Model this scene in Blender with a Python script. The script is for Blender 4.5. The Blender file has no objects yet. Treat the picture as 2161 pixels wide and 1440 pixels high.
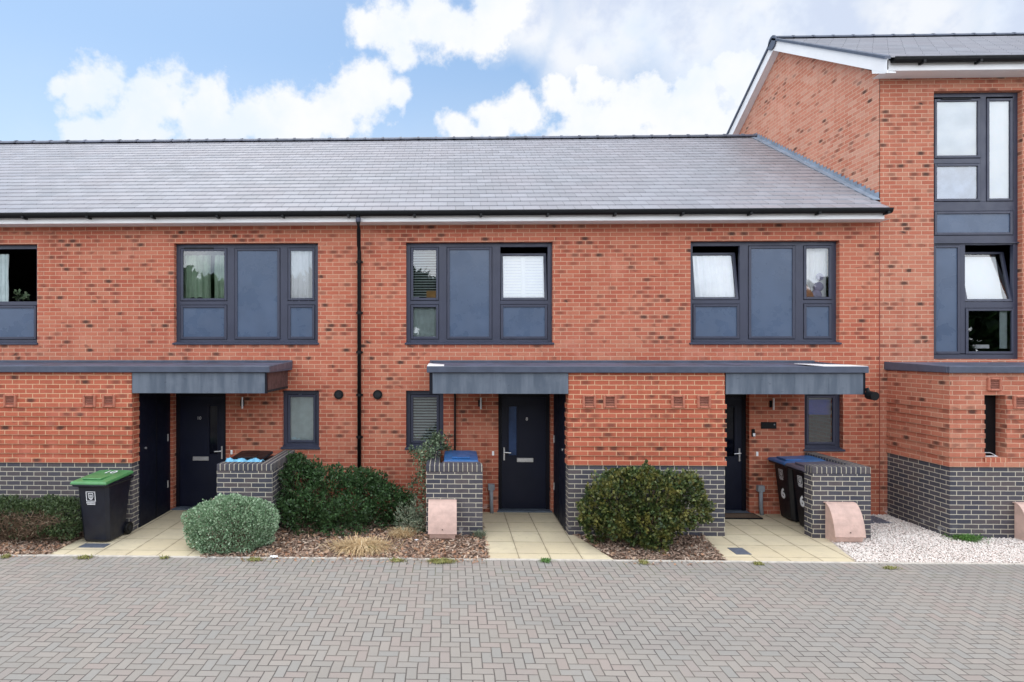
import bpy, math, random
import numpy as np
from mathutils import Vector
R = math.radians
random.seed(7)
rng = np.random.default_rng(11)
sc = bpy.context.scene
col = sc.collection

# ------------------------------------------------------------------ camera
cd = bpy.data.cameras.new('camera')
cam = bpy.data.objects.new('camera', cd)
col.objects.link(cam)
sc.camera = cam
cam.location = (0, -11.0, 2.92)
cam.rotation_euler = (R(90), 0, R(1.455))
cd.sensor_width = 36
cd.lens = 1270 / 2161 * 36
cd.shift_x = 0.0752
cd.shift_y = 0.0111
cd.clip_end = 2000

# ------------------------------------------------------------------ colour management
sc.view_settings.view_transform = 'Standard'
sc.view_settings.look = 'None'
sc.view_settings.gamma = 1
sc.view_settings.exposure = 0.84
sc.cycles.max_bounces = 8
sc.cycles.transparent_max_bounces = 12

# ------------------------------------------------------------------ node helper
class NT:
    def __init__(s, tree):
        s.t = tree
        s.n = tree.nodes
        s.l = tree.links
    def node(s, typ, **kw):
        nd = s.n.new(typ)
        for k, v in kw.items():
            setattr(nd, k, v)
        return nd
    def put(s, sock, v):
        if v is None:
            return
        if hasattr(v, 'is_linked') or hasattr(v, 'links'):
            s.l.new(v, sock)
        else:
            sock.default_value = v
    def m(s, op, a, b=None, c=None, clamp=False):
        nd = s.node('ShaderNodeMath', operation=op)
        nd.use_clamp = clamp
        s.put(nd.inputs[0], a)
        s.put(nd.inputs[1], b)
        s.put(nd.inputs[2], c)
        return nd.outputs[0]
    def vm(s, op, a, b=None):
        nd = s.node('ShaderNodeVectorMath', operation=op)
        s.put(nd.inputs[0], a)
        s.put(nd.inputs[1], b)
        return nd.outputs['Value'] if op in ('DISTANCE', 'LENGTH', 'DOT_PRODUCT') else nd.outputs[0]
    def ss(s, x, lo, hi, a=0.0, b=1.0):
        nd = s.node('ShaderNodeMapRange', interpolation_type='SMOOTHSTEP')
        s.put(nd.inputs['Value'], x)
        s.put(nd.inputs['From Min'], lo)
        s.put(nd.inputs['From Max'], hi)
        s.put(nd.inputs['To Min'], a)
        s.put(nd.inputs['To Max'], b)
        return nd.outputs[0]
    def mix(s, f, a, b, blend='MIX'):
        nd = s.node('ShaderNodeMix', data_type='RGBA', blend_type=blend)
        s.put(nd.inputs['Factor'], f)
        for k, v in (('A', a), ('B', b)):
            sk = [i for i in nd.inputs if i.name == k and i.type == 'RGBA'][0]
            s.put(sk, (v[0], v[1], v[2], 1) if isinstance(v, tuple) else v)
        return [o for o in nd.outputs if o.type == 'RGBA'][0]
    def mixf(s, f, a, b):
        nd = s.node('ShaderNodeMix', data_type='FLOAT')
        s.put(nd.inputs[0], f)
        s.put(nd.inputs[2], a)
        s.put(nd.inputs[3], b)
        return nd.outputs[0]
    def noise(s, vec, scale, detail=3, rough=0.55, dist=0.0):
        nd = s.node('ShaderNodeTexNoise')
        s.put(nd.inputs['Vector'], vec)
        nd.inputs['Scale'].default_value = scale
        nd.inputs['Detail'].default_value = detail
        nd.inputs['Roughness'].default_value = rough
        nd.inputs['Distortion'].default_value = dist
        return nd.outputs[0]
    def white(s, a, b, c=0.0):
        nd = s.node('ShaderNodeTexWhiteNoise', noise_dimensions='3D')
        s.put(nd.inputs['Vector'], s.xyz(a, b, c))
        return nd.outputs['Value'], nd.outputs['Color']
    def xyz(s, a, b, c):
        nd = s.node('ShaderNodeCombineXYZ')
        s.put(nd.inputs[0], a)
        s.put(nd.inputs[1], b)
        s.put(nd.inputs[2], c)
        return nd.outputs[0]
    def sep(s, v):
        nd = s.node('ShaderNodeSeparateXYZ')
        s.put(nd.inputs[0], v)
        return nd.outputs
    def pos(s):
        return s.node('ShaderNodeNewGeometry').outputs['Position']

# ------------------------------------------------------------------ world: sky with cumulus
SUN_EL, SUN_AZ = 70.0, 318.0      # degrees, azimuth clockwise from +Y
w = bpy.data.worlds.new('World')
sc.world = w
w.use_nodes = True
T = NT(w.node_tree)
for nd in list(T.n):
    T.n.remove(nd)
sky = T.node('ShaderNodeTexSky', sky_type='NISHITA')
sky.sun_disc = False
sky.sun_elevation = R(SUN_EL)
sky.sun_rotation = R(SUN_AZ)
sky.air_density = 1.0
sky.dust_density = 1.6
sky.ozone_density = 0.35
bg1 = T.node('ShaderNodeBackground')
bg1.inputs[1].default_value = 0.10
T.l.new(T.vm('MULTIPLY', sky.outputs[0], (0.84, 0.96, 0.98)), bg1.inputs[0])
dirv = T.node('ShaderNodeTexCoord').outputs['Generated']
dx, dy, dz = T.sep(dirv)
ady = T.m('MAXIMUM', T.m('ABSOLUTE', dy), 0.02)
pa = T.m('DIVIDE', dx, ady)
pb = T.m('DIVIDE', dz, ady)
w1 = T.noise(dirv, 7.0, 4, 0.6)
w2 = T.noise(T.vm('ADD', dirv, (5.2, 1.3, 8.1)), 7.0, 4, 0.6)
pp = T.xyz(T.m('ADD', pa, T.m('MULTIPLY', T.m('SUBTRACT', w1, 0.5), 0.10)),
           T.m('ADD', pb, T.m('MULTIPLY', T.m('SUBTRACT', w2, 0.5), 0.08)), 0.0)
blobs = [(-0.607,0.439,0.055),(-0.664,0.447,0.022),(-0.486,0.422,0.055),(-0.413,0.405,0.049),(-0.333,0.396,0.046),(-0.518,0.374,0.063),(-0.615,0.363,0.047),(-0.397,0.361,0.071),(-0.277,0.372,0.067),(-0.198,0.395,0.055),(-0.15,0.434,0.052),(-0.085,0.427,0.026),(-0.146,0.54,0.035),(-0.095,0.544,0.046),(-0.039,0.559,0.047),(0.008,0.538,0.043),(0.063,0.518,0.038),(-0.079,0.492,0.025),(0.086,0.569,0.043),(0.016,0.361,0.031),(0.071,0.372,0.039),(0.118,0.396,0.039),(0.18,0.43,0.039),(0.223,0.465,0.03),(0.231,0.441,0.035),(0.266,0.39,0.063),(0.328,0.405,0.051),(0.397,0.428,0.059),(0.467,0.45,0.063),(0.39,0.362,0.094),(0.235,0.355,0.071)]
soft = [(0.133,0.537,0.05),(0.196,0.50,0.055),(0.273,0.535,0.095),(0.39,0.533,0.095),(0.505,0.547,0.095),(0.62,0.553,0.09),(0.771,0.559,0.1),(0.922,0.557,0.1),(0.505,0.423,0.09),(0.6,0.46,0.09),(1.034,0.494,0.12)]
def blobmax(lst):
    mx = None
    for a, b, r in lst:
        d = T.vm('DISTANCE', pp, (a, b, 0.0))
        v = T.m('SUBTRACT', 1.0, T.m('DIVIDE', d, r * 1.22))
        mx = v if mx is None else T.m('SMOOTH_MAX', mx, v, 0.25)
    return mx
fine = T.noise(dirv, 26.0, 6, 0.62)
fine2 = T.noise(T.vm('ADD', dirv, (3.1, 7.7, 2.2)), 9.0, 5, 0.6)
dens = T.m('ADD', blobmax(blobs), T.m('MULTIPLY', T.m('SUBTRACT', fine, 0.5), 1.7))
m_cum = T.ss(dens, -0.12, 0.46)
dens2 = T.m('ADD', blobmax(soft), T.m('MULTIPLY', T.m('SUBTRACT', fine2, 0.5), 1.6))
m_soft = T.ss(dens2, -0.6, 0.6, 0.0, 0.90)
front = T.ss(dy, 0.05, 0.2)
mf = T.m('MULTIPLY', T.m('MAXIMUM', m_cum, m_soft), front)
hi_el = T.ss(dz, 0.52, 0.62)
gen = T.noise(T.vm('MULTIPLY', dirv, (1.0, 1.0, 1.6)), 2.4, 6, 0.6)
m_gen = T.ss(gen, 0.36, 0.50)
rest = T.m('MAXIMUM', T.m('SUBTRACT', 1.0, front), hi_el)
mask = T.m('MAXIMUM', mf, T.m('MULTIPLY', m_gen, rest), clamp=True)
haze_low = T.ss(dz, 0.26, 0.45, 0.28, 0.0)
mask = T.m('MAXIMUM', mask, haze_low, clamp=True)
shade = T.ss(T.noise(T.vm('ADD', dirv, (1.5, 0.2, 4.4)), 6.0, 5, 0.6), 0.36, 0.62)
csoft = T.ss(dens2, -0.2, 0.7)
grey = T.m('MULTIPLY', T.m('MULTIPLY', csoft, front), T.m('SUBTRACT', 1.0, m_cum))
cc = T.mix(shade, (0.60, 0.655, 0.74), (0.69, 0.70, 0.72))
cc = T.mix(T.m('MULTIPLY', grey, T.ss(fine2, 0.4, 0.62)), cc, (0.50, 0.55, 0.66))
bg2 = T.node('ShaderNodeBackground')
T.l.new(cc, bg2.inputs[0])
T.put(bg2.inputs[1], T.ss(dy, -0.25, 0.15, 2.25, 0.80))
mxs = T.node('ShaderNodeMixShader')
T.l.new(mask, mxs.inputs[0])
T.l.new(bg1.outputs[0], mxs.inputs[1])
T.l.new(bg2.outputs[0], mxs.inputs[2])
wo = T.node('ShaderNodeOutputWorld')
T.l.new(mxs.outputs[0], wo.inputs[0])

sd = bpy.data.lights.new('sun', 'SUN')
sd.energy = 0.9
sd.angle = R(26)
sd.color = (1.0, 0.96, 0.90)
sun = bpy.data.objects.new('sun', sd)
col.objects.link(sun)
az, el = R(SUN_AZ), R(SUN_EL)
to_sun = Vector((math.sin(az) * math.cos(el), math.cos(az) * math.cos(el), math.sin(el)))
sun.rotation_euler = to_sun.to_track_quat('Z', 'Y').to_euler()
sun.location = (0, -20, 20)

# ------------------------------------------------------------------ materials
def newmat(name):
    m = bpy.data.materials.new(name)
    m.use_nodes = True
    t = NT(m.node_tree)
    bs = [n for n in t.n if n.type == 'BSDF_PRINCIPLED'][0]
    return m, t, bs

def plain(name, c, rough=0.5, var=0.12, scale=6.0, metal=0.0, bump=0.0, spec=0.5, sscale=60.0):
    m, t, b = newmat(name)
    p = t.pos()
    n = t.noise(p, scale, 4, 0.6)
    f = t.ss(n, 0.3, 0.7, 1 - var, 1 + var)
    cn = t.vm('MULTIPLY', (c[0], c[1], c[2]), t.xyz(f, f, f))
    t.l.new(cn, b.inputs['Base Color'])
    t.put(b.inputs['Roughness'], t.ss(t.noise(p, scale * 2.3, 3), 0.3, 0.7, max(rough - 0.08, 0.02), min(rough + 0.08, 1)))
    b.inputs['Metallic'].default_value = metal
    b.inputs['Specular IOR Level'].default_value = spec
    if bump:
        bp = t.node('ShaderNodeBump')
        bp.inputs['Strength'].default_value = bump
        bp.inputs['Distance'].default_value = 0.01
        t.l.new(t.noise(p, sscale, 4, 0.6), bp.inputs['Height'])
        t.l.new(bp.outputs[0], b.inputs['Normal'])
    return m

def brick(name, cols, mortar, dark=0.0, darkcol=(0.062, 0.035, 0.028), u0=0.0, stain=True, bump=0.6, vertical=False, flip=0):
    """stretcher bond in world metres: 225 x 75 mm cells, 10 mm joints"""
    m, t, b = newmat(name)
    geo = t.node('ShaderNodeNewGeometry')
    x, y, z = t.sep(geo.outputs['Position'])
    nx, ny, nz = t.sep(geo.outputs['True Normal'])
    side = t.m('GREATER_THAN', t.m('ABSOLUTE', nx), 0.6)
    top = t.m('GREATER_THAN', t.m('ABSOLUTE', nz), 0.6)
    u = t.mixf(side, x, y)
    u = t.m('ADD', u, u0 + 100.0)
    v = t.m('ADD', t.mixf(top, z, y), 7.5)
    if vertical:          # bricks on end: 75 mm wide, one per height, running along the wall whichever way it goes
        topy = t.m('MULTIPLY', top, 1.0)
        cu, cv, CW, CH = u, t.m('ADD', t.m('MULTIPLY', z, 0.0), 0.11), 0.075, 0.225
    else:
        CW, CH = 0.225, 0.075
        cu, cv = u, v
    row = t.m('FLOOR', t.m('DIVIDE', cv, CH))
    # wobble of the joints
    wob = t.m('MULTIPLY', t.m('SUBTRACT', t.noise(geo.outputs['Position'], 9.0, 2), 0.5), 0.006)
    odd = t.m('MODULO', t.m('ADD', row, float(flip)), 2.0)
    uu = t.m('DIVIDE', t.m('ADD', t.m('ADD', cu, wob), t.m('MULTIPLY', odd, CW / 2 if not vertical else 0.0)), CW)
    cl = t.m('FLOOR', uu)
    fx = t.m('MULTIPLY', t.m('FRACT', uu), CW)
    fz = t.m('MULTIPLY', t.m('FRACT', t.m('DIVIDE', t.m('ADD', cv, wob), CH)), CH)
    ex = t.m('MINIMUM', fx, t.m('SUBTRACT', CW, fx))
    ez = t.m('MINIMUM', fz, t.m('SUBTRACT', CH, fz))
    e = t.m('MINIMUM', ex, ez) if not vertical else ex
    rag = t.m('MULTIPLY', t.m('SUBTRACT', t.noise(geo.outputs['Position'], 70.0, 2), 0.5), 0.004)
    e = t.m('ADD', e, rag)
    mort = t.ss(e, 0.0042, 0.0072, 1.0, 0.0)
    r1, rc = t.white(row, cl, 1.0)
    r2, _ = t.white(row, cl, 5.0)
    r3, _ = t.white(row, cl, 9.0)
    c = t.mix(r1, cols[0], cols[1])
    c = t.mix(t.ss(r2, 0.55, 1.0), c, cols[2])
    big = t.noise(geo.outputs['Position'], 0.8, 3)
    # brick surface mottling
    mot = t.noise(geo.outputs['Position'], 38.0, 4, 0.65)
    c = t.mix(t.ss(mot, 0.35, 0.8, 0.0, 0.35), c, tuple(k * 0.62 for k in cols[0]))
    c = t.mix(t.ss(big, 0.40, 0.66, 0.0, 0.35), c, tuple(min(1, k * 1.18) for k in cols[2]))
    if dark > 0:
        off = t.m('MULTIPLY', t.m('SUBTRACT', r2, 0.5), 0.08)
        dxx = t.m('DIVIDE', t.m('SUBTRACT', fx, t.m('ADD', CW / 2, off)), 0.085)
        dzz = t.m('DIVIDE', t.m('SUBTRACT', fz, CH / 2), 0.05)
        rad = t.m('SQRT', t.m('ADD', t.m('MULTIPLY', dxx, dxx), t.m('MULTIPLY', dzz, dzz)))
        blot = t.ss(t.m('ADD', rad, t.m('MULTIPLY', t.m('SUBTRACT', mot, 0.5), 1.1)), 0.25, 1.30, 1.0, 0.0)
        patch = t.ss(t.noise(geo.outputs['Position'], 1.5, 2), 0.36, 0.64, 0.2, 1.9)
        th = t.m('SUBTRACT', 1.0, t.m('MULTIPLY', patch, dark))
        hit = t.m('GREATER_THAN', r3, th)
        half = t.m('MULTIPLY', t.m('GREATER_THAN', r3, t.m('SUBTRACT', 1.0, t.m('MULTIPLY', patch, dark * 2.4))), 0.42)
        amt = t.m('MAXIMUM', t.m('MULTIPLY', hit, t.ss(r1, 0.0, 1.0, 0.50, 0.95)), half)
        c = t.mix(t.m('MULTIPLY', blot, amt), c, darkcol)
    mc = t.mix(t.noise(geo.outputs['Position'], 14.0, 3), mortar, tuple(k * 0.8 for k in mortar))
    c = t.mix(mort, c, mc)
    P0 = geo.outputs['Position']
    pale = t.ss(t.noise(P0, 1.9, 5, 0.62, 0.6), 0.56, 0.70, 0.0, 0.34)
    c = t.mix(pale, c, tuple(min(1, cols[2][q_] * 1.12 + 0.05) for q_ in range(3)))
    streak = t.ss(t.noise(t.vm('MULTIPLY', P0, (5.0, 5.0, 0.5)), 1.0, 4, 0.6), 0.50, 0.72, 0.0, 0.20)
    c = t.mix(streak, c, tuple(k * 0.55 for k in cols[0]))
    if stain:
        lo = t.ss(z, 0.0, 0.22, 1.0, 0.0)
        st = t.m('MULTIPLY', lo, t.ss(t.noise(geo.outputs['Position'], 5.0, 3), 0.58, 0.66))
        c = t.mix(t.m('MULTIPLY', st, 0.6), c, (0.6, 0.6, 0.58))
    t.l.new(c, b.inputs['Base Color'])
    b.inputs['Roughness'].default_value = 0.85
    b.inputs['Specular IOR Level'].default_value = 0.25
    bp = t.node('ShaderNodeBump')
    bp.inputs['Strength'].default_value = bump
    bp.inputs['Distance'].default_value = 0.004
    h = t.m('ADD', t.m('MULTIPLY', mort, -1.0), t.m('MULTIPLY', t.noise(geo.outputs['Position'], 90.0, 4), 0.6))
    h = t.m('ADD', h, t.m('MULTIPLY', r2, 0.3))
    t.l.new(h, bp.inputs['Height'])
    t.l.new(bp.outputs[0], b.inputs['Normal'])
    return m

REDC = ((0.39, 0.098, 0.060), (0.47, 0.138, 0.080), (0.48, 0.175, 0.108))
M = {}
M['red'] = brick('red_brick', REDC, (0.62, 0.37, 0.25), dark=0.095, u0=0.03)
M['red_bay'] = brick('red_brick_bay', ((0.40, 0.098, 0.055), (0.48, 0.135, 0.076), (0.45, 0.125, 0.075)), (0.70, 0.45, 0.28), dark=0.085, u0=0.075)
M['red_tall'] = brick('red_brick_tall', ((0.40, 0.12, 0.074), (0.48, 0.162, 0.100), (0.49, 0.205, 0.132)), (0.62, 0.39, 0.275), dark=0.085, u0=0.12)
BLUEC = ((0.055, 0.057, 0.075), (0.080, 0.078, 0.094), (0.105, 0.088, 0.09))
M['blue'] = brick('blue_brick', BLUEC, (0.54, 0.50, 0.405), u0=0.055, bump=0.5, flip=1)
M['blue_coping'] = brick('blue_brick_coping', BLUEC, (0.52, 0.48, 0.38), u0=0.0, bump=0.5, vertical=True, stain=False)
M['frame'] = plain('window_frame_grey', (0.038, 0.043, 0.072), 0.42, 0.06, 3)
M['panel'] = plain('spandrel_blue_grey', (0.070, 0.102, 0.165), 0.30, 0.07, 1.6)
M['lead'] = plain('grey_lead_sheet', (0.098, 0.122, 0.160), 0.5, 0.25, 3.5, metal=0.0, bump=0.25, sscale=7)
M['cap'] = plain('roof_edge_trim', (0.060, 0.073, 0.108), 0.45, 0.15, 4.0)
M['membrane'] = plain('flat_roof_membrane', (0.07, 0.085, 0.13), 0.6, 0.3, 2.0)
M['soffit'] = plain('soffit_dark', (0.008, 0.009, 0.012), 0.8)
M['timber'] = plain('dark_brown_cladding', (0.075, 0.042, 0.042), 0.6, 0.4, 9)
M['white'] = plain('white_painted_board', (0.78, 0.78, 0.79), 0.45, 0.03, 2)
M['black'] = plain('black_plastic', (0.004, 0.0045, 0.006), 0.5, 0.15, 5, spec=0.25)
M['door'] = plain('navy_door', (0.0035, 0.006, 0.020), 0.45, 0.12, 2.0, spec=0.3)
M['doorframe'] = plain('dark_door_frame', (0.003, 0.0035, 0.009), 0.5, 0.1, 2.0, spec=0.25)
M['storedoor'] = plain('navy_store_door', (0.003, 0.005, 0.015), 0.55, 0.15, 2.0, spec=0.25)
M['steel'] = plain('brushed_steel', (0.62, 0.62, 0.63), 0.35, 0.05, 20, metal=0.7)
M['greyplast'] = plain('grey_plastic', (0.26, 0.28, 0.31), 0.5)
M['terracotta'] = plain('terracotta_airbrick', (0.42, 0.15, 0.095), 0.8, 0.1, 20)
M['terrdark'] = plain('terracotta_louvre', (0.26, 0.095, 0.065), 0.8, 0.1, 20)
M['meter'] = plain('pink_meter_box', (0.56, 0.385, 0.325), 0.6, 0.10, 9, bump=0.25)
M['bin'] = plain('bin_black_plastic', (0.005, 0.007, 0.016), 0.40, 0.15, 5)
M['binblack'] = plain('bin_near_black', (0.003, 0.0035, 0.007), 0.45, 0.15, 5)
M['lidgreen'] = plain('bin_green_lid', (0.065, 0.215, 0.075), 0.42, 0.12, 5)
M['lidblue'] = plain('bin_blue_lid', (0.030, 0.125, 0.33), 0.42, 0.12, 5)
M['lidgrey'] = plain('bin_grey_lid', (0.10, 0.09, 0.12), 0.45, 0.12, 5)
M['skyblue'] = plain('light_blue_bag', (0.20, 0.50, 0.72), 0.3, 0.3, 14)
M['whiteink'] = plain('white_print', (0.72, 0.73, 0.76), 0.6, 0.08, 60)
M['flash'] = plain('lead_flashing', (0.20, 0.245, 0.31), 0.5, 0.2, 5)
M['kerb'] = plain('concrete_edging', (0.50, 0.46, 0.41), 0.85, 0.15, 12, bump=0.3)
M['dark_in'] = plain('dark_room', (0.03, 0.03, 0.032), 0.9)
M['cwhite'] = plain('white_fabric', (0.92, 0.92, 0.94), 0.85, 0.03, 8)
M['cblind'] = plain('white_blind', (0.92, 0.93, 0.95), 0.6, 0.02, 8)
M['cgreen'] = plain('pale_green_fabric', (0.36, 0.48, 0.36), 0.9, 0.15, 6)
M['cgrey'] = plain('grey_cloth', (0.42, 0.50, 0.50), 0.9, 0.1, 6)
M['card'] = plain('cardboard', (0.42, 0.24, 0.09), 0.9)
M['mat'] = plain('coir_mat', (0.16, 0.11, 0.075), 1.0, 0.2, 60, bump=0.5)
M['drain'] = plain('grey_metal_cover', (0.10, 0.115, 0.15), 0.6, 0.15, 20, bump=0.3)
M['timberdark'] = plain('twig_brown', (0.13, 0.085, 0.055), 0.95, 0.25, 20)
M['orange'] = plain('orange_cloth', (0.55, 0.26, 0.15), 0.9)
M['lilac'] = plain('lilac_plush', (0.45, 0.42, 0.58), 0.9)
M['doorglass'] = plain('dark_door_glass', (0.003, 0.004, 0.010), 0.12, 0.1, 2, spec=0.25)
M['doorglass_blue_reflection'] = plain('door_glass_blue_reflection', (0.022, 0.05, 0.13), 0.15, 0.3, 2, spec=0.3)  # blue reflection in the middle door pane, put into the base colour
M['sealant'] = plain('joint_sealant', (0.22, 0.05, 0.035), 0.8)

m, t, b = newmat('lead_fascia_sheet')
P_ = t.pos()
st = t.noise(t.vm('MULTIPLY', P_, (9.0, 9.0, 0.9)), 1.0, 4, 0.65)
c = t.mix(t.ss(st, 0.35, 0.68), (0.078, 0.100, 0.135), (0.125, 0.150, 0.190))
c = t.mix(t.ss(t.noise(P_, 3.0, 4, 0.6), 0.5, 0.7, 0.0, 0.5), c, (0.15, 0.175, 0.215))
c = t.mix(t.ss(t.noise(t.vm('MULTIPLY', P_, (1.0, 1.0, 2.5)), 9.0, 3, 0.6), 0.66, 0.74, 0.0, 0.6), c, (0.05, 0.06, 0.085))
t.l.new(c, b.inputs['Base Color'])
t.put(b.inputs['Roughness'], t.ss(st, 0.3, 0.7, 0.38, 0.55))
bp = t.node('ShaderNodeBump')
bp.inputs['Strength'].default_value = 0.3
bp.inputs['Distance'].default_value = 0.01
t.l.new(t.noise(P_, 2.6, 3), bp.inputs['Height'])
t.l.new(bp.outputs[0], b.inputs['Normal'])
M['leadsheet'] = m

# glass
m, t, b = newmat('window_glass')
t.n.remove(b)
gl = t.node('ShaderNodeBsdfGlossy')
gl.inputs['Roughness'].default_value = 0.015
gl.inputs['Color'].default_value = (0.94, 0.97, 1, 1)
tr = t.node('ShaderNodeBsdfTransparent')
tr.inputs['Color'].default_value = (0.97, 0.985, 0.98, 1)
fr = t.node('ShaderNodeFresnel')
fr.inputs['IOR'].default_value = 1.62
fac = t.m('ADD', t.m('MULTIPLY', fr.outputs[0], 1.9), 0.03, clamp=True)
ms = t.node('ShaderNodeMixShader')
t.l.new(fac, ms.inputs[0])
t.l.new(tr.outputs[0], ms.inputs[1])
t.l.new(gl.outputs[0], ms.inputs[2])
bp = t.node('ShaderNodeBump')
bp.inputs['Strength'].default_value = 0.02
t.l.new(t.noise(t.pos(), 2.5, 2), bp.inputs['Height'])
t.l.new(bp.outputs[0], gl.inputs['Normal'])
t.l.new(ms.outputs[0], [n for n in t.n if n.type == 'OUTPUT_MATERIAL'][0].inputs[0])
M['glass'] = m

# slates
m, t, b = newmat('roof_slate')
x, y, z = t.sep(t.pos())
PITCH = math.atan2(8.36 - 5.42, 4.425 + 0.38)
GA = 0.2449
def slate_mat(name, z0, gauge_z, wid, tint):
    m, t, b = newmat(name)
    P_ = t.pos()
    x, y, z = t.sep(P_)
    row = t.m('FLOOR', t.m('DIVIDE', t.m('SUBTRACT', z, z0), gauge_z))
    uu = t.m('ADD', t.m('DIVIDE', t.m('ADD', x, 50.0), wid), t.m('MULTIPLY', t.m('MODULO', t.m('ADD', row, 40.0), 2.0), 0.5))
    uu = t.m('ADD', uu, t.m('MULTIPLY', t.white(row, 3.0)[0], 0.06))
    cl = t.m('FLOOR', uu)
    fx = t.m('FRACT', uu)
    ex = t.m('MULTIPLY', t.m('MINIMUM', fx, t.m('SUBTRACT', 1.0, fx)), wid)
    j = t.ss(ex, 0.0015, 0.0055, 1.0, 0.0)
    r1, _ = t.white(row, cl, 2.0)
    r2, _ = t.white(row, cl, 6.0)
    c = t.mix(r1, tuple(k * 0.88 for k in tint), tuple(k * 1.14 for k in tint))
    c = t.mix(t.ss(t.noise(P_, 1.1, 4), 0.35, 0.7, 0.0, 0.35), c, (tint[0] * 1.15, tint[1] * 1.02, tint[2] * 1.0))
    c = t.mix(t.ss(t.noise(P_, 30, 4), 0.3, 0.8, 0.0, 0.25), c, tuple(k * 0.7 for k in tint))
    c = t.mix(j, c, (0.03, 0.03, 0.035))
    t.l.new(c, b.inputs['Base Color'])
    t.put(b.inputs['Roughness'], t.m('ADD', 0.36, t.m('MULTIPLY', r2, 0.12)))
    b.inputs['Specular IOR Level'].default_value = 0.7
    bp = t.node('ShaderNodeBump')
    bp.inputs['Strength'].default_value = 0.35
    bp.inputs['Distance'].default_value = 0.004
    t.l.new(t.m('ADD', t.m('ADD', t.m('MULTIPLY', j, -1.0), t.m('MULTIPLY', r1, 0.4)), t.m('MULTIPLY', t.noise(P_, 18, 3), 0.5)), bp.inputs['Height'])
    t.l.new(bp.outputs[0], b.inputs['Normal'])
    return m
bpy.data.materials.remove(m)

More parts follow.
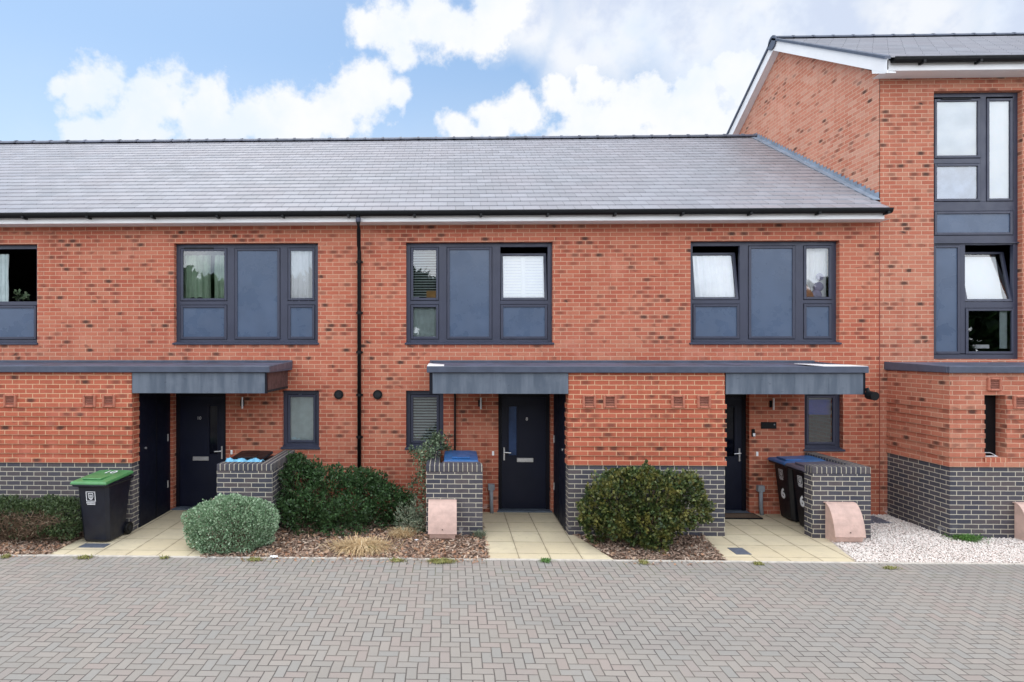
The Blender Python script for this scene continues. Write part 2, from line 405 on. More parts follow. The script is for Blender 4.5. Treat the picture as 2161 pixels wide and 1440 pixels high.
# block paving (2:1 blocks, 90 degree herringbone)
def paving_mat():
    m, t, b = newmat('block_paving')
    P_ = t.pos()
    x, y, z = t.sep(P_)
    a = t.m('MULTIPLY', t.m('ADD', x, 60.0), 10.0)
    c_ = t.m('MULTIPLY', t.m('ADD', y, 62.53), 10.0)
    wob = t.m('MULTIPLY', t.m('SUBTRACT', t.noise(P_, 3.0, 3), 0.5), 0.22)
    a = t.m('ADD', a, wob)
    c_ = t.m('ADD', c_, t.m('MULTIPLY', wob, 0.6))
    i = t.m('FLOOR', a)
    j = t.m('FLOOR', c_)
    fx = t.m('FRACT', a)
    fy = t.m('FRACT', c_)
    k = t.m('MODULO', t.m('ADD', t.m('SUBTRACT', i, j), 4000.0), 4.0)
    k0 = t.m('COMPARE', k, 0.0, 0.3)
    k1 = t.m('COMPARE', k, 1.0, 0.3)
    k2 = t.m('COMPARE', k, 2.0, 0.3)
    k3 = t.m('COMPARE', k, 3.0, 0.3)
    L_, R_ = fx, t.m('SUBTRACT', 1.0, fx)
    B_, T_ = fy, t.m('SUBTRACT', 1.0, fy)
    def edge(v, kk):      # joint on that side unless the cell continues there
        return t.m('ADD', v, t.m('MULTIPLY', kk, 5.0))
    e = t.m('MINIMUM', t.m('MINIMUM', edge(R_, k0), edge(L_, k1)), t.m('MINIMUM', edge(B_, k2), edge(T_, k3)))
    ii = t.m('SUBTRACT', i, k1)
    jj = t.m('SUBTRACT', j, k2)
    # header row along the far edge
    hdr = t.m('GREATER_THAN', y, -2.75)
    eh = t.m('MINIMUM', t.m('MINIMUM', L_, R_), t.m('MULTIPLY', t.m('SUBTRACT', y, -2.75), 10.0))
    e = t.mixf(hdr, e, eh)
    jj = t.mixf(hdr, jj, 777.0)
    ii = t.mixf(hdr, ii, i)
    e = t.m('ADD', e, t.m('MULTIPLY', t.m('SUBTRACT', t.noise(P_, 60, 3), 0.5), 0.05))
    gap = t.ss(e, 0.026, 0.066, 1.0, 0.0)
    r1, _ = t.white(ii, jj, 1.0)
    r2, _ = t.white(ii, jj, 4.0)
    c = t.mix(r1, (0.257, 0.237, 0.214), (0.298, 0.270, 0.243))
    c = t.mix(t.ss(r2, 0.62, 0.95, 0, 0.55), c, (0.294, 0.237, 0.217))
    c = t.mix(t.ss(r2, 0.30, 0.05, 0, 0.45), c, (0.246, 0.251, 0.243))
    c = t.mix(t.ss(t.noise(P_, 0.55, 4), 0.40, 0.65, 0.0, 0.45), c, (0.238, 0.233, 0.221))
    c = t.mix(t.ss(t.noise(P_, 160, 3, 0.7), 0.5, 0.75, 0.0, 0.4), c, (0.394, 0.399, 0.370))
    c = t.mix(t.ss(t.noise(P_, 120, 3, 0.7), 0.5, 0.30, 0.0, 0.30), c, (0.170, 0.165, 0.160))
    c = t.mix(t.ss(t.noise(P_, 11, 4, 0.7), 0.60, 0.72, 0.0, 0.30), c, (0.208, 0.203, 0.191))
    c = t.mix(t.ss(t.noise(t.vm('MULTIPLY', P_, (0.35, 1.0, 1.0)), 0.9, 4, 0.6), 0.50, 0.70, 0.0, 0.28), c, (0.200, 0.190, 0.180))
    c = t.mix(t.ss(t.noise(t.vm('ADD', P_, (7.0, 3.0, 0.0)), 1.7, 5, 0.7), 0.66, 0.72, 0.0, 0.35), c, (0.130, 0.125, 0.120))
    gc = t.mix(t.ss(t.noise(P_, 1.6, 3), 0.42, 0.6), (0.085, 0.075, 0.070), (0.130, 0.115, 0.100))
    moss = t.m('MULTIPLY', t.ss(y, -3.6, -2.6, 0.0, 0.8), t.ss(t.noise(P_, 3.5, 3), 0.5, 0.6))
    gc = t.mix(moss, gc, (0.100, 0.120, 0.050))
    c = t.mix(gap, c, gc)
    t.l.new(c, b.inputs['Base Color'])
    b.inputs['Roughness'].default_value = 0.88
    b.inputs['Specular IOR Level'].default_value = 0.3
    bp = t.node('ShaderNodeBump')
    bp.inputs['Strength'].default_value = 0.8
    bp.inputs['Distance'].default_value = 0.006
    h = t.m('ADD', t.m('MULTIPLY', t.ss(e, 0.01, 0.12, -1.0, 0.0), 1.0), t.m('MULTIPLY', r2, 0.35))
    h = t.m('ADD', h, t.m('MULTIPLY', t.noise(P_, 90, 4), 0.35))
    t.l.new(h, bp.inputs['Height'])
    t.l.new(bp.outputs[0], b.inputs['Normal'])
    return m
M['paving'] = paving_mat()

def slab_mat(name, x0, wx, y0, wy):
    m, t, b = newmat(name)
    P_ = t.pos()
    x, y, z = t.sep(P_)
    a = t.m('DIVIDE', t.m('SUBTRACT', x, x0 - 30 * wx), wx)
    c_ = t.m('DIVIDE', t.m('SUBTRACT', y, y0 - 30 * wy), wy)
    fx, fy = t.m('FRACT', a), t.m('FRACT', c_)
    ex = t.m('MULTIPLY', t.m('MINIMUM', fx, t.m('SUBTRACT', 1.0, fx)), wx)
    ey = t.m('MULTIPLY', t.m('MINIMUM', fy, t.m('SUBTRACT', 1.0, fy)), wy)
    e = t.m('ADD', t.m('MINIMUM', ex, t.m('MULTIPLY', ey, 1.4)), t.m('MULTIPLY', t.m('SUBTRACT', t.noise(P_, 12, 3), 0.5), 0.007))
    g = t.ss(e, 0.003, 0.009, 1.0, 0.0)
    r1, _ = t.white(t.m('FLOOR', a), t.m('FLOOR', c_), 1.0)
    c = t.mix(r1, (0.55, 0.465, 0.31), (0.61, 0.53, 0.365))
    c = t.mix(t.ss(t.noise(P_, 3.0, 5, 0.65), 0.38, 0.66, 0.0, 0.6), c, (0.51, 0.435, 0.31))
    c = t.mix(t.ss(t.noise(P_, 9.0, 4, 0.65), 0.55, 0.72, 0.0, 0.4), c, (0.36, 0.31, 0.22))
    c = t.mix(t.ss(t.noise(P_, 80, 3), 0.4, 0.7, 0.0, 0.2), c, (0.63, 0.56, 0.42))
    near = t.m('MULTIPLY', t.ss(e, 0.0, 0.05, 0.35, 0.0), t.ss(t.noise(P_, 5, 3), 0.4, 0.6))
    c = t.mix(near, c, (0.25, 0.20, 0.13))
    c = t.mix(t.m('MULTIPLY', g, 0.85), c, (0.17, 0.13, 0.085))
    t.l.new(c, b.inputs['Base Color'])
    b.inputs['Roughness'].default_value = 0.85
    bp = t.node('ShaderNodeBump')
    bp.inputs['Strength'].default_value = 0.5
    bp.inputs['Distance'].default_value = 0.005
    t.l.new(t.m('ADD', t.m('MULTIPLY', g, -1.0), t.m('MULTIPLY', t.noise(P_, 70, 4), 0.3)), bp.inputs['Height'])
    t.l.new(bp.outputs[0], b.inputs['Normal'])
    return m

def leafmat(name, cols, rough=0.5, top=None, spec=0.4):
    m, t, b = newmat(name)
    geo = t.node('ShaderNodeNewGeometry')
    r = geo.outputs['Random Per Island']
    c = t.mix(r, cols[0], cols[1])
    r2 = t.m('FRACT', t.m('MULTIPLY', r, 17.31))
    c = t.mix(t.ss(r2, 0.6, 1.0), c, cols[2])
    if top:
        n = t.noise(geo.outputs['Position'], 5.0, 3)
        c = t.mix(t.ss(n, 0.45, 0.65, 0, 0.9), c, top)
    t.l.new(c, b.inputs['Base Color'])
    b.inputs['Roughness'].default_value = rough
    b.inputs['Specular IOR Level'].default_value = spec
    try:
        b.inputs['Subsurface Weight'].default_value = 0.0
    except Exception:
        pass
    return m
M['yew'] = leafmat('dark_shrub_leaf', ((0.018, 0.042, 0.014), (0.035, 0.080, 0.022), (0.060, 0.125, 0.040)))
M['hebe'] = leafmat('silver_green_leaf', ((0.13, 0.22, 0.12), (0.24, 0.36, 0.21), (0.46, 0.58, 0.40)), 0.55)
M['box'] = leafmat('yellow_green_leaf', ((0.018, 0.036, 0.010), (0.048, 0.080, 0.020), (0.125, 0.150, 0.040)), 0.5, top=(0.17, 0.155, 0.035))
M['hedge'] = leafmat('hedge_leaf', ((0.030, 0.052, 0.020), (0.055, 0.090, 0.030), (0.10, 0.14, 0.055)))
M['twig'] = leafmat('dead_twig', ((0.08, 0.05, 0.032), (0.19, 0.12, 0.075), (0.30, 0.22, 0.15)), 0.9)
M['ivy'] = leafmat('climber_leaf', ((0.06, 0.095, 0.05), (0.11, 0.16, 0.085), (0.26, 0.32, 0.20)))
M['silver'] = leafmat('silvery_leaf', ((0.10, 0.135, 0.085), (0.19, 0.225, 0.15), (0.33, 0.34, 0.24)), 0.8)
M['straw'] = leafmat('dry_grass', ((0.42, 0.28, 0.14), (0.56, 0.40, 0.22), (0.62, 0.50, 0.32)), 0.9)
M['grass'] = leafmat('weed_green', ((0.05, 0.13, 0.025), (0.09, 0.20, 0.04), (0.13, 0.25, 0.05)))
M['weed'] = leafmat('weed_yellow', ((0.16, 0.17, 0.04), (0.24, 0.24, 0.07), (0.30, 0.25, 0.10)))
M['chip'] = leafmat('bark_chips', ((0.20, 0.125, 0.09), (0.36, 0.25, 0.185), (0.54, 0.43, 0.34)), 0.95)
M['chip_red'] = leafmat('leaf_litter', ((0.24, 0.12, 0.075), (0.40, 0.23, 0.14), (0.52, 0.36, 0.24)), 0.95)
M['stone'] = leafmat('white_gravel', ((0.62, 0.555, 0.51), (0.78, 0.73, 0.68), (0.70, 0.59, 0.54)), 0.8)
M['gravelbed'] = plain('gravel_base', (0.56, 0.50, 0.46), 0.95, 0.3, 40, bump=0.9, sscale=35)
M['soil'] = plain('mulch_soil', (0.14, 0.092, 0.066), 0.98, 0.4, 22, bump=0.9, sscale=30)
M['asphalt'] = plain('far_ground', (0.16, 0.155, 0.15), 0.95, 0.2, 3)

# ------------------------------------------------------------------ geometry helpers
def org(o):
    v = Vector((0, 0, 0))
    while o is not None:
        v = v + o.location
        o = o.parent
    return v

def tag(o, label=None, cat=None, group=None, kind=None):
    if label: o['label'] = label
    if cat: o['category'] = cat
    if group: o['group'] = group
    if kind: o['kind'] = kind
    return o

def empty(name, loc, label=None, cat=None, group=None, rz=0.0):
    o = bpy.data.objects.new(name, None)
    o.empty_display_size = 0.1
    o.location = loc
    o.rotation_euler = (0, 0, rz)
    col.objects.link(o)
    return tag(o, label, cat, group)

class MB:
    def __init__(s):
        s.v = []
        s.f = []
    def add(s, vs, fs):
        k = len(s.v)
        s.v += [tuple(p) for p in vs]
        s.f += [tuple(i + k for i in f) for f in fs]
        return s
    def quad(s, a, b, c, d):
        return s.add([a, b, c, d], [(0, 1, 2, 3)])
    def box(s, x0, x1, y0, y1, z0, z1):
        return s.add([(x0, y0, z0), (x1, y0, z0), (x1, y1, z0), (x0, y1, z0), (x0, y0, z1), (x1, y0, z1), (x1, y1, z1), (x0, y1, z1)],
                     [(0, 3, 2, 1), (4, 5, 6, 7), (0, 1, 5, 4), (1, 2, 6, 5), (2, 3, 7, 6), (3, 0, 4, 7)])
    def hexa(s, p):          # 8 points: bottom 4 ccw, top 4 ccw
        return s.add(p, [(0, 3, 2, 1), (4, 5, 6, 7), (0, 1, 5, 4), (1, 2, 6, 5), (2, 3, 7, 6), (3, 0, 4, 7)])
    def frame(s, x0, x1, z0, z1, w, y0, y1, wb=None):
        wb = w if wb is None else wb
        s.box(x0, x0 + w, y0, y1, z0, z1)
        s.box(x1 - w, x1, y0, y1, z0, z1)
        s.box(x0 + w, x1 - w, y0, y1, z1 - w, z1)
        return s.box(x0 + w, x1 - w, y0, y1, z0, z0 + wb)
    def tube(s, path, r, n=10, caps=True):
        rings = []
        k = len(s.v)
        for i, p in enumerate(path):
            p = Vector(p)
            a = Vector(path[max(i - 1, 0)])
            b = Vector(path[min(i + 1, len(path) - 1)])
            d = (b - a).normalized()
            up = Vector((0, 0, 1)) if abs(d.z) < 0.9 else Vector((1, 0, 0))
            e1 = d.cross(up).normalized()
            e2 = d.cross(e1)
            rr = r[i] if isinstance(r, (list, tuple)) else r
            for q in range(n):
                an = 2 * math.pi * q / n
                s.v.append(tuple(p + e1 * math.cos(an) * rr + e2 * math.sin(an) * rr))
        for i in range(len(path) - 1):
            for q in range(n):
                q2 = (q + 1) % n
                s.f.append((k + i * n + q, k + i * n + q2, k + (i + 1) * n + q2, k + (i + 1) * n + q))
        if caps:
            s.f.append(tuple(k + q for q in range(n)))
            s.f.append(tuple(k + (len(path) - 1) * n + q for q in reversed(range(n))))
        return s
    def prism(s, prof, axis, a, b):      # profile of 2d points extruded along an axis
        n = len(prof)
        def P(q, w_):
            return {'x': (w_, q[0], q[1]), 'y': (q[0], w_, q[1]), 'z': (q[0], q[1], w_)}[axis]
        k = len(s.v)
        s.v += [P(q, a) for q in prof] + [P(q, b) for q in prof]
        for i in range(n):
            j = (i + 1) % n
            s.f.append((k + i, k + j, k + n + j, k + n + i))
        s.f.append(tuple(k + i for i in reversed(range(n))))
        s.f.append(tuple(k + n + i for i in range(n)))
        return s
    def build(s, name, mat, parent=None, loc=None, local=False, bevel=0.0, smooth=False, recalc=True, seg=1):
        me = bpy.data.meshes.new(name)
        o = bpy.data.objects.new(name, me)
        if parent is not None:
            off = org(parent)
            o.parent = parent
        else:
            off = Vector(loc) if loc is not None else Vector((0, 0, 0))
            o.location = off
        v = s.v
        if not local:
            v = [(p[0] - off.x, p[1] - off.y, p[2] - off.z) for p in s.v]
        me.from_pydata(v, [], s.f)
        me.materials.append(M[mat] if isinstance(mat, str) else mat)
        if recalc:
            import bmesh
            bm = bmesh.new()
            bm.from_mesh(me)
            bmesh.ops.recalc_face_normals(bm, faces=bm.faces)
            bm.to_mesh(me)
            bm.free()
        if smooth:
            for p in me.polygons:
                p.use_smooth = True
        col.objects.link(o)
        if bevel:
            bv = o.modifiers.new('bevel', 'BEVEL')
            bv.width = bevel
            bv.segments = seg
            bv.limit_method = 'ANGLE'
        return o

def text_mesh(name, body, size, mat, parent, mtx, extrude=0.002, fat=0.0):
    cu = bpy.data.curves.new('t', 'FONT')
    cu.body = body
    cu.size = size
    cu.extrude = extrude
    cu.offset = fat
    cu.align_x = 'CENTER'
    cu.align_y = 'CENTER'
    to = bpy.data.objects.new('t', cu)
    me = bpy.data.meshes.new_from_object(to)
    bpy.data.objects.remove(to)
    me.transform(mtx)
    me.materials.clear()
    me.materials.append(M[mat])
    o = bpy.data.objects.new(name, me)
    o.parent = parent
    col.objects.link(o)
    return o

def fast_mesh(name, V, F, mat, parent=None, loc=(0, 0, 0)):
    """V (n,3), F (m,4) arrays"""
    me = bpy.data.meshes.new(name)
    off = np.array(org(parent)) if parent is not None else np.array(loc, float)
    V = V - off
    me.vertices.add(len(V))
    me.vertices.foreach_set('co', V.astype(np.float32).ravel())
    k = F.shape[1]
    me.loops.add(F.size)
    me.loops.foreach_set('vertex_index', F.astype(np.int32).ravel())
    me.polygons.add(len(F))
    me.polygons.foreach_set('loop_start', (np.arange(len(F)) * k).astype(np.int32))
    me.update(calc_edges=True)
    me.validate()
    me.materials.append(M[mat])
    o = bpy.data.objects.new(name, me)
    if parent is not None:
        o.parent = parent
    else:
        o.location = loc
    col.objects.link(o)
    return o

def norm(a):
    return a / np.maximum(np.linalg.norm(a, axis=-1, keepdims=True), 1e-9)

def leaves(name, mat, parent, pts, nrm, ln, wd, jit=0.7, up=0.0):
    """one small folded leaf (two triangles as a kite) per point"""
    n = len(pts)
    d = norm(nrm + rng.normal(0, jit, (n, 3)) + np.array([0, 0, up]))
    side = norm(np.cross(d, rng.normal(0, 1, (n, 3))))
    L = (ln * rng.uniform(0.6, 1.3, n))[:, None]
    W = (wd * rng.uniform(0.7, 1.3, n))[:, None]
    a = pts
    c = pts + d * L
    mid = pts + d * L * 0.5
    V = np.stack([a, mid + side * W, c, mid - side * W], 1).reshape(-1, 3)
    F = np.arange(4 * n).reshape(n, 4)
    return fast_mesh(name, V, F, mat, parent)

def blob_points(bl, n, depth=0.18, lump=0.12, zmin=0.01, seed=0):
    r_ = np.random.default_rng(seed)
    bl = np.array(bl, float)
    area = (bl[:, 3] * bl[:, 4] + bl[:, 4] * bl[:, 5] + bl[:, 3] * bl[:, 5])
    idx = r_.choice(len(bl), n * 2, p=area / area.sum())
    d = norm(r_.normal(0, 1, (n * 2, 3)))
    c, rad = bl[idx, :3], bl[idx, 3:6]
    k = 9.0
    w0 = c + d * rad
    lumpf = lump * (np.sin(w0[:, 0] * k + seed) * np.sin(w0[:, 1] * k * 1.2 + 1 + seed) + np.sin(w0[:, 2] * k * 1.4 + 2) * 0.7 + 0.6 * np.sin(w0[:, 0] * 23 + w0[:, 2] * 19))
    rr = 1 - np.abs(r_.normal(0, depth, n * 2)) + lumpf * 0.5
    p = c + d * rad * rr[:, None]
    inside = np.zeros(len(p), bool)
    for j in range(len(bl)):
        q = (p - bl[j, :3]) / bl[j, 3:6]
        inside |= ((q ** 2).sum(1) < 0.62 ** 2) & (idx != j)
    ok = (~inside) & (p[:, 2] > zmin)
    p, d, rad = p[ok][:n], d[ok][:n], rad[ok][:n]
    return p, norm(d / rad)

# ------------------------------------------------------------------ ground
g = MB().quad((-300, -300, -0.03), (300, -300, -0.03), (300, 300, -0.03), (-300, 300, -0.03)).build('ground', 'asphalt')
tag(g, kind='structure')
p_ = MB().quad((-26, -34, 0), (30, -34, 0), (30, -2.55, 0), (-26, -2.55, 0)).build('block_paving', 'paving')
tag(p_, kind='structure')
e_ = MB()
x = -26.0
while x < 30:
    e_.box(x, min(x + 0.905, 30), -2.545, -2.495, -0.02, 0.016 + random.uniform(-0.003, 0.003))
    x += 0.912
tag(e_.build('kerb_edging', 'kerb', bevel=0.004), kind='structure')

def path(name, poly, mat):
    o = MB().prism(poly, 'z', -0.02, 0.008).build(name, mat)
    return tag(o, kind='structure')
path('path', [(-5.78, -2.495), (-3.55, -2.495), (-3.60, -1.40), (-3.75, -1.40), (-3.75, 0.0), (-5.30, 0.0), (-5.30, -1.2), (-5.78, -1.2)], slab_mat('path_slabs_a', -4.66, 0.45, -2.25, 0.53))
path('path', [(0.54, -2.495), (2.30, -2.495), (1.95, -1.2), (1.95, 0.0), (0.54, 0.0)], slab_mat('path_slabs_b', 0.975, 0.445, -2.25, 0.53))
path('path', [(3.85, -2.495), (5.64, -2.495), (5.95, -1.2), (6.40, -1.2), (6.40, 0.0), (4.30, 0.0), (4.02, -1.2)], slab_mat('path_slabs_c', 4.307, 0.445, -2.33, 0.53))

def bed(name, poly, mat, z=0.0):
    return tag(MB().prism(poly, 'z', -0.03, z).build(name, mat), kind='structure')
bed('mulch_bed', [(-26, -2.495), (-5.78, -2.495), (-5.78, -1.3), (-26, -1.3)], 'soil')
bed('mulch_bed', [(-3.55, -2.495), (0.54, -2.495), (0.54, 0.0), (-3.75, 0.0), (-3.75, -1.40), (-3.60, -1.40)], 'soil')
bed('mulch_bed', [(2.30, -2.495), (3.85, -2.495), (4.02, -1.3), (1.97, -1.3)], 'soil')
bed('gravel_bed', [(5.64, -2.495), (30, -2.495), (30, -1.2), (5.95, -1.2)], 'gravelbed')
bed('gravel_bed', [(6.40, -1.2), (7.84, -1.2), (7.84, 0.0), (6.40, 0.0)], 'gravelbed')

# mulch chips and gravel: uncountable, one object each
def in_poly(x, y, poly):
    r = np.zeros(len(x), bool)
    j = len(poly) - 1
    for i in range(len(poly)):
        xi, yi = poly[i]
        xj, yj = poly[j]
        cnd = ((yi > y) != (yj > y)) & (x < (xj - xi) * (y - yi) / (yj - yi + 1e-12) + xi)
        r ^= cnd
        j = i
    return r
def chips(name, mat, polys, n, l, wd, h, z=0.004, tilt=0.5):
    X, Y = [], []
    for (poly, x0, x1, y0, y1, fr) in polys:
        k = int(n * fr)
        x = rng.uniform(x0, x1, k * 3)
        y = rng.uniform(y0, y1, k * 3)
        ok = in_poly(x, y, poly)
        X.append(x[ok][:k])
        Y.append(y[ok][:k])
    X, Y = np.concatenate(X), np.concatenate(Y)
    n = len(X)
    c = np.stack([X, Y, z + rng.uniform(0, h, n)], 1)
    a = norm(np.stack([rng.normal(0, 1, n), rng.normal(0, 1, n), rng.normal(0, tilt, n) * 0.6], 1))
    b_ = norm(np.cross(a, np.stack([rng.normal(0, tilt, n), rng.normal(0, tilt, n), np.ones(n)], 1)))
    u = np.cross(a, b_)
    L = (l * rng.uniform(0.4, 1.4, n))[:, None]
    W = (wd * rng.uniform(0.5, 1.4, n))[:, None]
    t_ = 0.004
    V = np.stack([c - a * L - b_ * W, c + a * L - b_ * W * 0.6, c + a * L * 0.8 + b_ * W, c - a * L * 0.9 + b_ * W * 0.7,
                  c - u * t_ * 2], 1).reshape(-1, 3)
    base = np.arange(n)[:, None] * 5
    F = np.concatenate([base + np.array([[0, 1, 2, 3]]), base + np.array([[0, 1, 4, 4]])[:, :4]], 0)[:n]
    o = fast_mesh(name, V, F, mat)
    return tag(o, kind='stuff')
PB = [(-3.55, -2.55), (0.56, -2.55), (0.56, -0.1), (-3.75, -0.1)]
PR = [(2.32, -2.52), (3.86, -2.52), (4.02, -1.35), (1.97, -1.35)]
PL = [(-7.6, -2.53), (-5.75, -2.53), (-5.8, -1.4), (-7.6, -1.4)]
chips('bark_mulch', 'chip', [(PB, -3.75, 0.56, -2.54, -0.1, 0.62), (PR, 1.97, 4.02, -2.5, -1.35, 0.2), (PL, -7.6, -5.75, -2.5, -1.4, 0.18)], 15000, 0.030, 0.010, 0.03)
chips('leaf_litter', 'chip_red', [(PB, -3.2, 0.56, -2.56, -1.2, 0.7), (PR, 1.97, 4.02, -2.5, -1.35, 0.12), (PL, -7.6, -5.75, -2.55, -2.0, 0.18)], 1500, 0.024, 0.016, 0.045, tilt=0.9)

SP = [(-3.0, -2.72), (0.5, -2.72), (0.5, -2.5), (-3.0, -2.5)]
SP2 = [(2.3, -2.68), (3.8, -2.68), (3.8, -2.5), (2.3, -2.5)]
SP3 = [(-7.6, -2.72), (-5.9, -2.72), (-5.9, -2.5), (-7.6, -2.5)]
chips('spilled_litter', 'chip_red', [(SP, -3.0, 0.5, -2.72, -2.5, 0.6), (SP2, 2.3, 3.8, -2.68, -2.5, 0.2), (SP3, -7.6, -5.9, -2.72, -2.5, 0.3)], 330, 0.016, 0.009, 0.010, z=0.010, tilt=0.4)

def gravel():
    n = 15000
    poly = [(5.66, -2.49), (9.6, -2.49), (9.6, -1.36), (7.83, -1.36), (7.83, -0.02), (6.58, -0.02), (6.58, -1.4), (5.93, -1.4)]
    x = rng.uniform(5.6, 9.6, n * 3)
    y = rng.uniform(-2.5, 0, n * 3)
    ok = in_poly(x, y, poly)
    x, y = x[ok][:n], y[ok][:n]
    n = len(x)
    base = norm(np.array([(1, 0, 0), (-1, 0, 0), (0, 1, 0), (0, -1, 0), (0, 0, 1), (0, 0, -1)], float))
    fs = np.array([(0, 2, 4), (2, 1, 4), (1, 3, 4), (3, 0, 4), (2, 0, 5), (1, 2, 5), (3, 1, 5), (0, 3, 5)])
    s_ = rng.uniform(0.008, 0.019, n)
    sc3 = s_[:, None] * rng.uniform(0.6, 1.3, (n, 3)) * np.array([1.15, 1.15, 0.8])
    an = rng.uniform(0, 6.28, n)
    V = base[None] * sc3[:, None, :] + rng.normal(0, 0.0022, (n, 6, 3))
    ca, sa = np.cos(an)[:, None], np.sin(an)[:, None]
    Vx = V[:, :, 0] * ca - V[:, :, 1] * sa
    Vy = V[:, :, 0] * sa + V[:, :, 1] * ca
    V = np.stack([Vx + x[:, None], Vy + y[:, None], V[:, :, 2] + rng.uniform(0.004, 0.018, n)[:, None]], 2).reshape(-1, 3)
    F = (np.arange(n)[:, None, None] * 6 + fs[None]).reshape(-1, 3)
    return tag(fast_mesh('white_gravel', V, F, 'stone'), kind='stuff')
gravel()

# ------------------------------------------------------------------ walls with openings
def wall_x(mb, x0, x1, z0, z1, y, holes, rev=0.10, skip_rev=()):
    xs = sorted({x0, x1} | {h[0] for h in holes} | {h[1] for h in holes})
    zs = sorted({z0, z1} | {h[2] for h in holes} | {h[3] for h in holes})
    for i in range(len(xs) - 1):
        for j in range(len(zs) - 1):
            cx_, cz = (xs[i] + xs[i + 1]) / 2, (zs[j] + zs[j + 1]) / 2
            if any(h[0] < cx_ < h[1] and h[2] < cz < h[3] for h in holes):
                continue
            mb.quad((xs[i], y, zs[j]), (xs[i + 1], y, zs[j]), (xs[i + 1], y, zs[j + 1]), (xs[i], y, zs[j + 1]))
    for h in holes:
        a, b_, c, d = h[:4]
        r = h[4] if len(h) > 4 else rev
        mb.quad((a, y, c), (a, y, d), (a, y + r, d), (a, y + r, c))
        mb.quad((b_, y, c), (b_, y + r, c), (b_, y + r, d), (b_, y, d))
        mb.quad((a, y, d), (b_, y, d), (b_, y + r, d), (a, y + r, d))
        mb.quad((a, y, c), (a, y + r, c), (b_, y + r, c), (b_, y, c))
    return mb

XL, XG = -14.0, 7.70
row = empty('terraced_houses', (-2.0, 0, 0), 'low two storey red brick terrace with slate roof, dark framed windows and three navy doors', 'building')
HOLES = [(-10.36, -7.68, 3.075, 4.935, 0.165), (-5.105, -2.43, 3.075, 4.935, 0.165), (-0.81, 1.865, 3.075, 4.935, 0.165), (4.345, 6.995, 3.075, 4.935, 0.165),
         (-3.095, -2.41, 1.155, 2.22, 0.165), (-0.81, -0.125, 1.155, 2.22, 0.165), (6.375, 7.06, 1.155, 2.22, 0.165),
         (-5.125, -4.14, 0.0, 2.18, 0.3), (0.875, 1.83, 0.0, 2.18, 0.3), (4.42, 5.395, 0.0, 2.18, 0.3)]
mb = MB()
wall_x(mb, XL, XG, -0.02, 5.30, 0.0, HOLES)
mb.build('wall', 'red', row, recalc=False)
mb = MB()          # rear wall, end wall and floors close the rooms
mb.quad((XL, 8.85, 0), (XG, 8.85, 0), (XG, 8.85, 5.3), (XL, 8.85, 5.3))
mb.quad((XL, 0, 0), (XL, 8.85, 0), (XL, 8.85, 5.3), (XL, 0, 5.3))
mb.add([(XL, 0, 5.3), (XL, 8.85, 5.3), (XL, 4.425, 8.3)], [(0, 1, 2)])
mb.build('rear_wall', 'red', row, recalc=False)
mb = MB()
for z in (0.01, 2.62, 5.22):
    mb.quad((XL, 0.31, z), (XG - 0.01, 0.31, z), (XG - 0.01, 8.8, z), (XL, 8.8, z))
for xx in (-7.3, -1.69, 3.1):
    mb.quad((xx, 0.31, 0), (xx, 8.8, 0), (xx, 8.8, 5.2), (xx, 0.31, 5.2))
mb.quad((XL, 3.2, 0), (XG, 3.2, 0), (XG, 3.2, 5.2), (XL, 3.2, 5.2))
mb.build('floors_and_partitions', 'dark_in', row, recalc=False)

# roof: slate courses as stepped strips
def slate_roof(name, par, x0, x1, ye, ze, yr, zr, n, wid, tint, both=True):
    mb = MB()
    for i in range(n):
        a, b_ = i / n, (i + 1) / n
        ya, za = ye + (yr - ye) * a, ze + (zr - ze) * a
        yb, zb = ye + (yr - ye) * b_, ze + (zr - ze) * b_
        t_ = 0.019
        xe = x1 if (ya > -0.03 or not both) else x1 - 0.09
        mb.quad((x0, ya, za + t_), (xe, ya, za + t_), (xe, yb, zb), (x0, yb, zb))
        mb.quad((x0, ya, za), (xe, ya, za), (xe, ya, za + t_), (x0, ya, za + t_))
        if xe < x1:
            mb.quad((xe, ya, za - 0.03), (xe, yb, zb - 0.03), (xe, yb, zb), (xe, ya, za + t_))
    if both:
        mb.quad((x1, 2 * yr - ye, ze), (x0, 2 * yr - ye, ze), (x0, yr, zr), (x1, yr, zr))
    sm = slate_mat(name + '_slates', ze + 0.0001, (zr - ze) / n, wid, tint)
    return mb.build('roof', sm, par, recalc=False)
RT = (0.235, 0.239, 0.268)
roof = slate_roof('low', row, XL - 0.1, XG, -0.38, 5.42, 4.425, 8.37, 23, 0.30, RT)
mb = MB()
x = XL
k = 0
while x < XG - 0.02:
    x2 = min(x + 0.455, XG)
    prof = [(4.425 + math.cos(a) * 0.13, 8.345 + math.sin(a) * 0.085) for a in [math.pi * q / 8 for q in range(9)]]
    mb.prism(prof, 'x', x, x2)
    pr2 = [(4.425 + (p[0] - 4.425) * 1.1, 8.345 + (p[1] - 8.345) * 1.18) for p in prof]
    mb.prism(pr2, 'x', x2 - 0.035, x2 + 0.012)
    x = x2
    k += 1
mb.build('ridge_tiles', plain('ridge_tile', (0.085, 0.095, 0.13), 0.55, 0.35, 2.5), roof)
